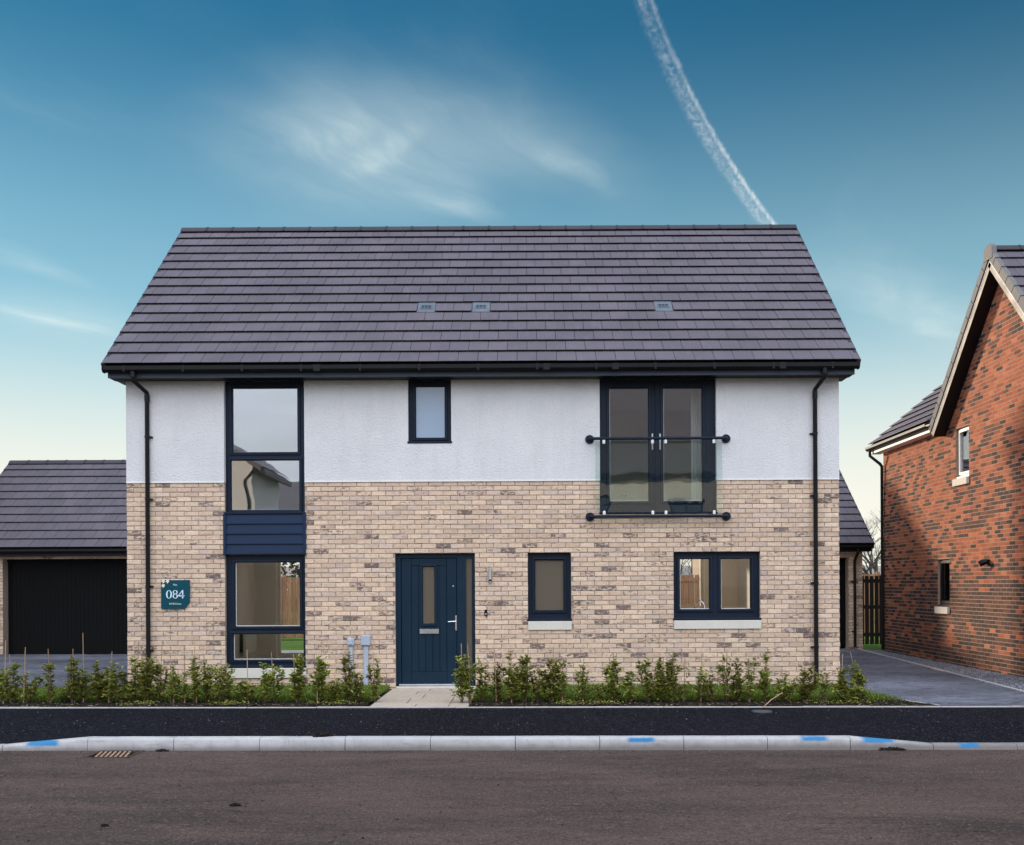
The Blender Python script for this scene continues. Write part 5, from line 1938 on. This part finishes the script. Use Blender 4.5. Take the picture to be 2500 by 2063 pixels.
def plant_mesh(seed, h, wdt, dens):
    rg = random.Random(seed)
    st, lv = MB(), MB()
    ns = rg.randint(3, 6)
    for s in range(ns):
        a = rg.uniform(0, 6.283)
        H = h * rg.uniform(.62, 1.0) if s else h
        base = Vector((rg.uniform(-.02, .02), rg.uniform(-.02, .02), -.02))
        dirx = Vector((math.cos(a), math.sin(a) * .8, 0)) * wdt * rg.uniform(.25, 1.0) * (1 if s else .3)
        pts = []
        for k in range(7):
            t = k / 6
            pts.append(base + Vector((dirx.x * t ** .8 + rg.uniform(-.012, .012), dirx.y * t ** .8 + rg.uniform(-.012, .012), H * t)))
        st.tube(pts, [.006 * (1 - .7 * k / 6) for k in range(7)], 5, cap=False)
        twigs = [(pts, 1.0)]
        for k in range(rg.randint(4, 7)):
            i = rg.randint(1, 5)
            b = rg.uniform(0, 6.283)
            L = rg.uniform(.05, .15) * (1.1 - i / 8)
            q = [pts[i], pts[i] + Vector((math.cos(b) * L * .6, math.sin(b) * L * .6, L * .35)), pts[i] + Vector((math.cos(b) * L, math.sin(b) * L, L * .9))]
            st.tube(q, [.0035, .003, .0015], 4, cap=False)
            twigs.append((q, .6))
        for q, wgt in twigs:
            n = int(dens * wgt * (len(q) - 1) * 3.2)
            for _ in range(n):
                f = rg.uniform(.12 if wgt == 1 else .2, 1.0) * (len(q) - 1)
                i = min(int(f), len(q) - 2)
                p = q[i].lerp(q[i + 1], f - i)
                b = rg.uniform(0, 6.283)
                d = Vector((math.cos(b), math.sin(b), rg.uniform(-.1, 1.1)))
                L = rg.uniform(.038, .078)
                leaf_quad(lv, p, d, Vector((-math.sin(b), math.cos(b), rg.uniform(-.4, .4))), L, L * rg.uniform(.42, .58), (1, 1, 1, min(1, max(0, rg.gauss(.42, .27)))))
    return st.mesh('stem', MAT['bark']), lv.mesh('foliage', MAT['leaf'])


HP = (12.0, 1)
# (photo x, height in m, spread, density, cane height or None)
LEFT = [(4, .48, .10, 2.2, .86), (27, .55, .12, 3.2, .66), (60, .42, .22, 1.8, .76), (119, .56, .06, 2.4, .74), (152, .20, .16, 1.4, None), (178, .58, .08, 2.6, .74),
        (203, .46, .12, 3.0, .95), (240, .58, .12, 3.0, None), (266, .62, .09, 3.0, .70), (300, .50, .14, 2.0, None), (330, .64, .12, 3.0, .84), (357, .62, .09, 2.6, None),
        (386, .56, .14, 2.4, .84), (418, .54, .12, 2.4, .68), (445, .42, .13, 2.6, .78), (473, .70, .09, 3.4, .88), (504, .52, .15, 2.6, .66), (528, .56, .15, 2.4, None),
        (556, .56, .12, 2.6, .62), (601, .30, .13, 3.2, .72), (645, .56, .12, 2.4, None), (668, .56, .13, 2.6, .68), (725, .58, .12, 3.2, .66), (777, .56, .12, 3.0, .66),
        (818, .34, .14, 2.4, .62), (848, .62, .09, 3.0, .70), (868, .44, .08, 1.6, .66), (914, .58, .11, 3.2, .68)]
RIGHT = [(1126, .66, .11, 3.8, .80), (1146, .62, .09, 3.4, .80), (1176, .58, .10, 2.6, None), (1212, .60, .13, 2.4, .72), (1243, .64, .13, 3.2, .74), (1280, .60, .08, 3.0, .76),
         (1313, .46, .12, 1.0, None), (1344, .56, .11, 3.4, .76), (1374, .52, .09, 2.6, .70), (1420, .58, .10, 1.8, .66), (1462, .32, .14, 1.8, None), (1499, .58, .10, 3.2, .68),
         (1538, .46, .12, 2.2, None), (1583, .62, .10, 3.6, .62), (1613, .62, .08, 3.4, .60), (1640, .62, .07, 3.0, .70), (1667, .40, .13, 1.0, .68), (1708, .52, .09, 2.4, .64),
         (1738, .40, .14, 1.6, None), (1770, .60, .12, 3.0, .66), (1802, .58, .10, 2.8, None), (1826, .56, .10, 2.8, .60), (1872, .66, .11, 3.4, .66), (1916, .34, .15, 2.4, None),
         (1962, .56, .12, 2.4, .66), (2010, .52, .06, 1.2, None), (2053, .46, .08, 2.2, .66), (2076, .28, .14, 3.0, None), (2108, .60, .06, 2.6, .70)]
ORD = ['first', 'second', 'third', 'fourth', 'fifth', 'sixth', 'seventh', 'eighth', 'ninth', 'tenth', 'eleventh', 'twelfth', 'thirteenth', 'fourteenth', 'fifteenth',
       'sixteenth', 'seventeenth', 'eighteenth', 'nineteenth', 'twentieth', 'twenty-first', 'twenty-second', 'twenty-third', 'twenty-fourth', 'twenty-fifth', 'twenty-sixth',
       'twenty-seventh', 'twenty-eighth', 'twenty-ninth', 'thirtieth']
lean = {119: -.05, 2108: -.22, 2053: .06, 60: .05}
for side, lst in (('left', LEFT[::-1]), ('right', RIGHT)):
    for i, (px_, h, wd, dn, ch) in enumerate(lst):
        y = -2.02 + rnd.uniform(-.10, .10)
        s_ = 2500 / (CAMD + y)
        X = (px_ - 1289) / s_
        z = gz(X) + .012
        lbl = f'{"tall" if h > .57 else "low" if h < .45 else "leafy"} young hedge shrub{" with a cane" if ch else ""}, {ORD[i]} to the {side} of the door path'
        t = thing('hedge_shrub', lbl, 'shrub', (X, y, z), group='young hedge shrubs along the footpath')
        sm, lm = plant_mesh(1000 + px_, h * rnd.uniform(.92, 1.14), wd * rnd.uniform(1.2, 1.75), dn * rnd.uniform(.55, 1.2))
        a = new_obj('stem', sm, t, (X, y, z))
        b = new_obj('foliage', lm, t, (X, y, z))
        if px_ in lean:
            t.rotation_euler[1] = lean[px_]
        if ch:
            dx = rnd.uniform(-.03, .03)
            ln = rnd.uniform(-.05, .05)
            mb = MB()
            br = rnd.uniform(.7, 1.2)
            mb.cur = (br, br, br, 0)
            mb.tube([(dx, rnd.uniform(-.03, .03), -.03), (dx + ln * .5, 0, ch * .5), (dx + ln, 0.0, ch)], [.0065, .006, .005], 6)
            mb.build('cane', MAT['cane'], t, loc=(X, y, z))

# leaf litter and weeds on the soil
mb = MB()
rg = random.Random(77)
for _ in range(1500):
    x = rg.choice((rg.uniform(-9, -2.2), rg.uniform(-.75, 5.2)))
    y = YE + .02 + abs(rg.gauss(0, .22))
    z = soil_z(x, y) + .006
    s = rg.uniform(.008, .028)
    a = rg.uniform(0, 6.283)
    d1 = Vector((math.cos(a), math.sin(a), rg.uniform(-.3, .5))) * s
    d2 = Vector((-math.sin(a), math.cos(a), rg.uniform(-.4, .4))) * s * rg.uniform(.2, .6)
    c = Vector((x, y, z))
    tc_ = rg.choice([(.20, .12, .07), (.12, .07, .04), (.28, .19, .12), (.06, .05, .03), (.10, .12, .03)])
    mb.poly([c - d1, c + d2, c + d1, c - d2], [(0, 1, 2, 3)], (*tc_, .2))
tilt(mb.build('leaf_litter', MAT['litter'], label='scattered dead leaves and twigs along the soil strip', kind='stuff', cat='leaves'))
wd_ = MB()
for _ in range(900):
    x = rg.choice((rg.gauss(.55, .12), rg.gauss(.95, .15), rg.gauss(4.2, .3), rg.gauss(-5.2, .15), rg.gauss(-4.0, .15), rg.gauss(-2.6, .2)))
    y = YE + .06 + abs(rg.gauss(0, .10))
    b = rg.uniform(0, 6.283)
    L = rg.uniform(.012, .034)
    leaf_quad(wd_, Vector((x, y, soil_z(x, y) + rg.uniform(.01, .05))), Vector((math.cos(b), math.sin(b), rg.uniform(.1, .9))), Vector((-math.sin(b), math.cos(b), 0)), L, L * .6, (1, 1, 1, rg.uniform(.3, .9)))
tilt(wd_.build('weeds', MAT['leaf'], label='small green weeds creeping over the soil edge', kind='stuff', cat='weeds'))

# ------------------------------------------------------------------ street bits
def pebbles(name, n, pf, label, c0, smin, smax, seed):
    mb = MB()
    rg = random.Random(seed)
    for _ in range(n):
        x, y, z = pf(rg)
        s = rg.uniform(smin, smax)
        t = rg.uniform(.4, 1.3)
        k = 5
        top = (x + rg.uniform(-.3, .3) * s, y, z + s * rg.uniform(.4, .9))
        ringp = [(x + s * math.cos(6.283 * i / k) * rg.uniform(.7, 1.1), y + s * math.sin(6.283 * i / k) * rg.uniform(.7, 1.1), z + s * rg.uniform(-.1, .25)) for i in range(k)]
        mb.poly(ringp + [top], [(i, (i + 1) % k, k) for i in range(k)], (c0[0] * t, c0[1] * t, c0[2] * t, 0))
    return tilt(mb.build(name, MAT['gravel'], label=label, kind='stuff', cat='pebbles'))


def pfoot(rg):
    x, y = rg.uniform(-7.5, 8), rg.uniform(YK + .02, YE - .07)
    return x, y, foot_z(x, y)


pebbles('pebbles', 230, pfoot, 'tiny pale stone chips scattered on the black footpath', (.34, .31, .28), .003, .009, 8)


def proad(rg):
    x, y = rg.uniform(-6, 6.5), YF - abs(rg.gauss(0, .06)) - .015
    if rg.random() < .45:
        y = rg.uniform(-10, YF - .05)
    return x, y, ZR


pebbles('pebbles', 700, proad, 'loose grit and small stones lying on the road by the kerb', (.16, .13, .115), .003, .012, 9)


def clod(lb, x, y, z, sx, sy, sz, seed):
    rg = random.Random(seed)
    mb = MB()
    nu, nv = 26, 8
    v = []
    for j in range(nv + 1):
        ph = (math.pi / 2) * j / nv
        for i in range(nu):
            th = 2 * math.pi * i / nu
            r = 1 + .9 * mnoise.noise((math.cos(th) * 2.6 + seed, math.sin(th) * 2.6, ph * 3))
            v.append((x + sx * r * math.cos(th) * math.cos(ph), y + sy * r * math.sin(th) * math.cos(ph), z + sz * r * math.sin(ph) * (1 + .5 * mnoise.noise((i, j, seed)))))
    f = []
    for j in range(nv):
        for i in range(nu):
            i2 = (i + 1) % nu
            f.append((j * nu + i, j * nu + i2, (j + 1) * nu + i2, (j + 1) * nu + i))
    mb.poly(v, f)
    o = mb.build('mud_clod', MAT['dirt'], label=lb, cat='mud clod')
    return tilt(o)


clod('dark clod of mud sitting on top of the kerb', -2.21, YK - .03, -.004, .085, .06, .045, 3)
clod('flat dark clod of mud in the gutter below the sloping kerb', 3.85, YF - .03, ZR - .004, .14, .04, .030, 5)
clod('small dark lump of mud in the gutter beside the drain grate', -3.86, YF - .05, ZR - .004, .07, .03, .022, 7)

clod('small dark mud crumb on the open road, farther of the two near the left', -2.34, -7.88, ZR - .002, .045, .028, .018, 12)
clod('small dark mud crumb on the open road, nearer of the two near the left', -3.09, -8.57, ZR - .002, .030, .022, .016, 15)


def pcrumb(rg):
    return rg.uniform(-5.5, 6.0), rg.uniform(-9.2, YF - .1), ZR


pebbles('crumbs', 170, pcrumb, 'dark dirt crumbs dropped along the road', (.035, .028, .025), .005, .016, 19)

# gully grate
gr = thing('drain_grate', 'rusty iron drain grate in the road beside the kerb', 'drain grate', (-4.5, YF - .2, ZR))
zt = gz(-4.3) + ZR + .006
MB().box(GX0, GX1, GY0_, GY0_ + .035, zt - .05, zt).box(GX0, GX1, GY1_ - .035, GY1_, zt - .05, zt).box(GX0, GX0 + .035, GY0_ + .036, GY1_ - .036, zt - .05, zt - .001).box(GX1 - .035, GX1, GY0_ + .036, GY1_ - .036, zt - .05, zt - .001).build('frame', M_plain('dark_iron', (.045, .032, .024), .7, 0, .4, 18, .3, 60), gr)
for k in range(7):
    xb_ = GX0 + .036 + k * .050
    xf_ = xb_ + .085
    mb = MB()
    ya_, yb_ = GY0_ + .036, GY1_ - .036
    mb.poly([(xf_ - .011, ya_, zt - .016), (xf_ + .011, ya_, zt - .016), (xb_ + .011, yb_, zt - .016), (xb_ - .011, yb_, zt - .016),
             (xf_ - .011, ya_, zt - .003), (xf_ + .011, ya_, zt - .003), (xb_ + .011, yb_, zt - .003), (xb_ - .011, yb_, zt - .003)],
            [(4, 5, 6, 7), (0, 1, 5, 4), (1, 2, 6, 5), (2, 3, 7, 6), (3, 0, 4, 7)])
    mb.build('bar', MAT['rust'], gr)
MB().box(GX0 - .02, GX1 + .02, GY0_ - .02, GY1_ + .02, zt - .30, zt - .29).box(GX0 - .02, GX1 + .02, GY1_ + .001, GY1_ + .01, zt - .289, zt - .012).build('pit', MAT['deck'], gr)

# stop tap cover on the footpath
cx, cy = 2.97, -2.98
cv = thing('tap_cover', 'round grey iron service cover in the black footpath', 'service cover', (cx, cy, gz(cx)))
zc_ = gz(cx) - .004
mb = MB()
n = 28
mb.face([(cx + .105 * math.cos(6.283 * i / n), cy + .105 * math.sin(6.283 * i / n), zc_ + .010) for i in range(n)])
mb.build('lid', M_plain('worn_iron', (.10, .105, .115), .5, .3, .2, 20, .3, 80), cv)
mb = MB()
for i in range(n):
    a, b = 6.283 * i / n, 6.283 * (i + 1) / n
    for r0, r1, z0, z1 in ((.109, .128, .011, .011), (.128, .132, .011, -.01)):
        mb.face([(cx + r0 * math.cos(a), cy + r0 * math.sin(a), zc_ + z0), (cx + r1 * math.cos(a), cy + r1 * math.sin(a), zc_ + z1), (cx + r1 * math.cos(b), cy + r1 * math.sin(b), zc_ + z1), (cx + r0 * math.cos(b), cy + r0 * math.sin(b), zc_ + z0)])
mb.build('rim', MAT['rust_dark'], cv)

# fallen cane leaning over the edging
fc_ = MB()
fc_.tube([(3.06, -2.66, .012 + gz(3.06)), (3.20, -2.50, .09 + gz(3.1)), (3.40, -2.33, .17 + gz(3.3))], .007, 6)
fc_.build('fallen_cane', MAT['cane'], label='fallen bamboo cane leaning over the edging at the right hedge', cat='cane')

# ------------------------------------------------------------------ contrail: a real trail of ice cloud 8 km up
ALT = 8000.0
CP = [(0.1305, 1.5), (0.1659, 1.6269), (0.2052, 1.7538), (0.2482, 1.8808), (0.2947, 2.0077), (0.3445, 2.1346), (0.3972, 2.2615), (0.4527, 2.3885), (0.5107, 2.5154), (0.571, 2.6423), (0.6333, 2.7692), (0.6974, 2.8962), (0.7631, 3.0231), (0.8301, 3.15)]
mb = MB()
n = 14
rings = []
for i, (a, b) in enumerate(CP):
    p0 = Vector((*CP[max(0, i - 1)], 0))
    p1 = Vector((*CP[min(len(CP) - 1, i + 1)], 0))
    d = (p1 - p0).normalized()
    sd = Vector((-d.y, d.x, 0))
    c = Vector((a * ALT, b * ALT, ALT))
    r = 260
    rings.append([c + sd * r * math.cos(6.283185 * k / n) + Vector((0, 0, 1)) * .42 * r * math.sin(6.283185 * k / n) for k in range(n)])
v = [tuple(p) for rg_ in rings for p in rg_]
f = []
for i in range(len(rings) - 1):
    for k in range(n):
        k2 = (k + 1) % n
        f.append((i * n + k, i * n + k2, (i + 1) * n + k2, (i + 1) * n + k))
f += [tuple(range(n))[::-1], tuple((len(rings) - 1) * n + k for k in range(n))]
mb.poly(v, f)
m = bpy.data.materials.new('ice_cloud')
m.use_nodes = True
m.node_tree.nodes.clear()
t = NT(m.node_tree)
out = t.n('ShaderNodeOutputMaterial')
p = pos(t)
sx = t.n('ShaderNodeSeparateXYZ', ins={0: p})
ty = t.math('SUBTRACT', t.math('DIVIDE', sx.outputs[1], ALT), 2.2)
xc_ = t.math('MULTIPLY_ADD', ty, -0.019477, 0.089142)
xc_ = t.math('MULTIPLY_ADD', ty, xc_, 0.415860)
xc_ = t.math('MULTIPLY_ADD', ty, xc_, 0.371269)
wd0 = t.math('MULTIPLY_ADD', ty, 70.0, 215.0)
n1 = t.noise(p, 1 / 95.0, 4, 0.62, 0.9)
n2 = t.noise(p, 1 / 420.0, 3, 0.5)
n3 = t.noise(p, 1 / 130.0, 3, 0.6)
lat = t.math('DIVIDE', t.math('MULTIPLY', t.math('SUBTRACT', t.math('DIVIDE', sx.outputs[0], ALT), xc_), ALT), wd0)
lat = t.math('ADD', lat, t.math('MULTIPLY', t.math('SUBTRACT', n3, 0.5), 0.7))
ver = t.math('DIVIDE', t.math('SUBTRACT', sx.outputs[2], ALT), 95.0)
vf = t.ramp(t.math('ABSOLUTE', ver), 1.0, 0.1)
lane_a = t.math('MULTIPLY', t.ramp(t.math('ABSOLUTE', t.math('SUBTRACT', lat, 0.50)), 0.26, 0.0), t.ramp(ty, -0.4, 0.35, 0.45, 1.0))
lane_b = t.math('MULTIPLY', t.ramp(t.math('ABSOLUTE', t.math('ADD', lat, 0.25)), 0.85, 0.0), t.ramp(n1, 0.42, 0.74))
dn = t.math('ADD', t.math('MULTIPLY', lane_a, t.ramp(n1, 0.30, 0.62, 0.25, 1.0)), t.math('MULTIPLY', lane_b, 0.85))
dn = t.math('MULTIPLY', t.math('MULTIPLY', dn, vf), t.ramp(n2, 0.30, 0.60, 0.45, 1.0))
pv = t.n('ShaderNodeVolumePrincipled', ins={'Color': (0.98, 0.99, 1.0), 'Density': t.math('MULTIPLY', t.math('MULTIPLY', dn, 0.0031), t.ramp(ty, -0.5, 0.3, 0.65, 1.0)), 'Anisotropy': 0.2})
t.put(out.inputs[1], pv.outputs[0])
try:
    m.cycles.volume_step_rate = 0.12
except Exception:
    pass
mb.build('contrail', m, label='white aircraft contrail slanting down the sky behind the roof', cat='contrail')
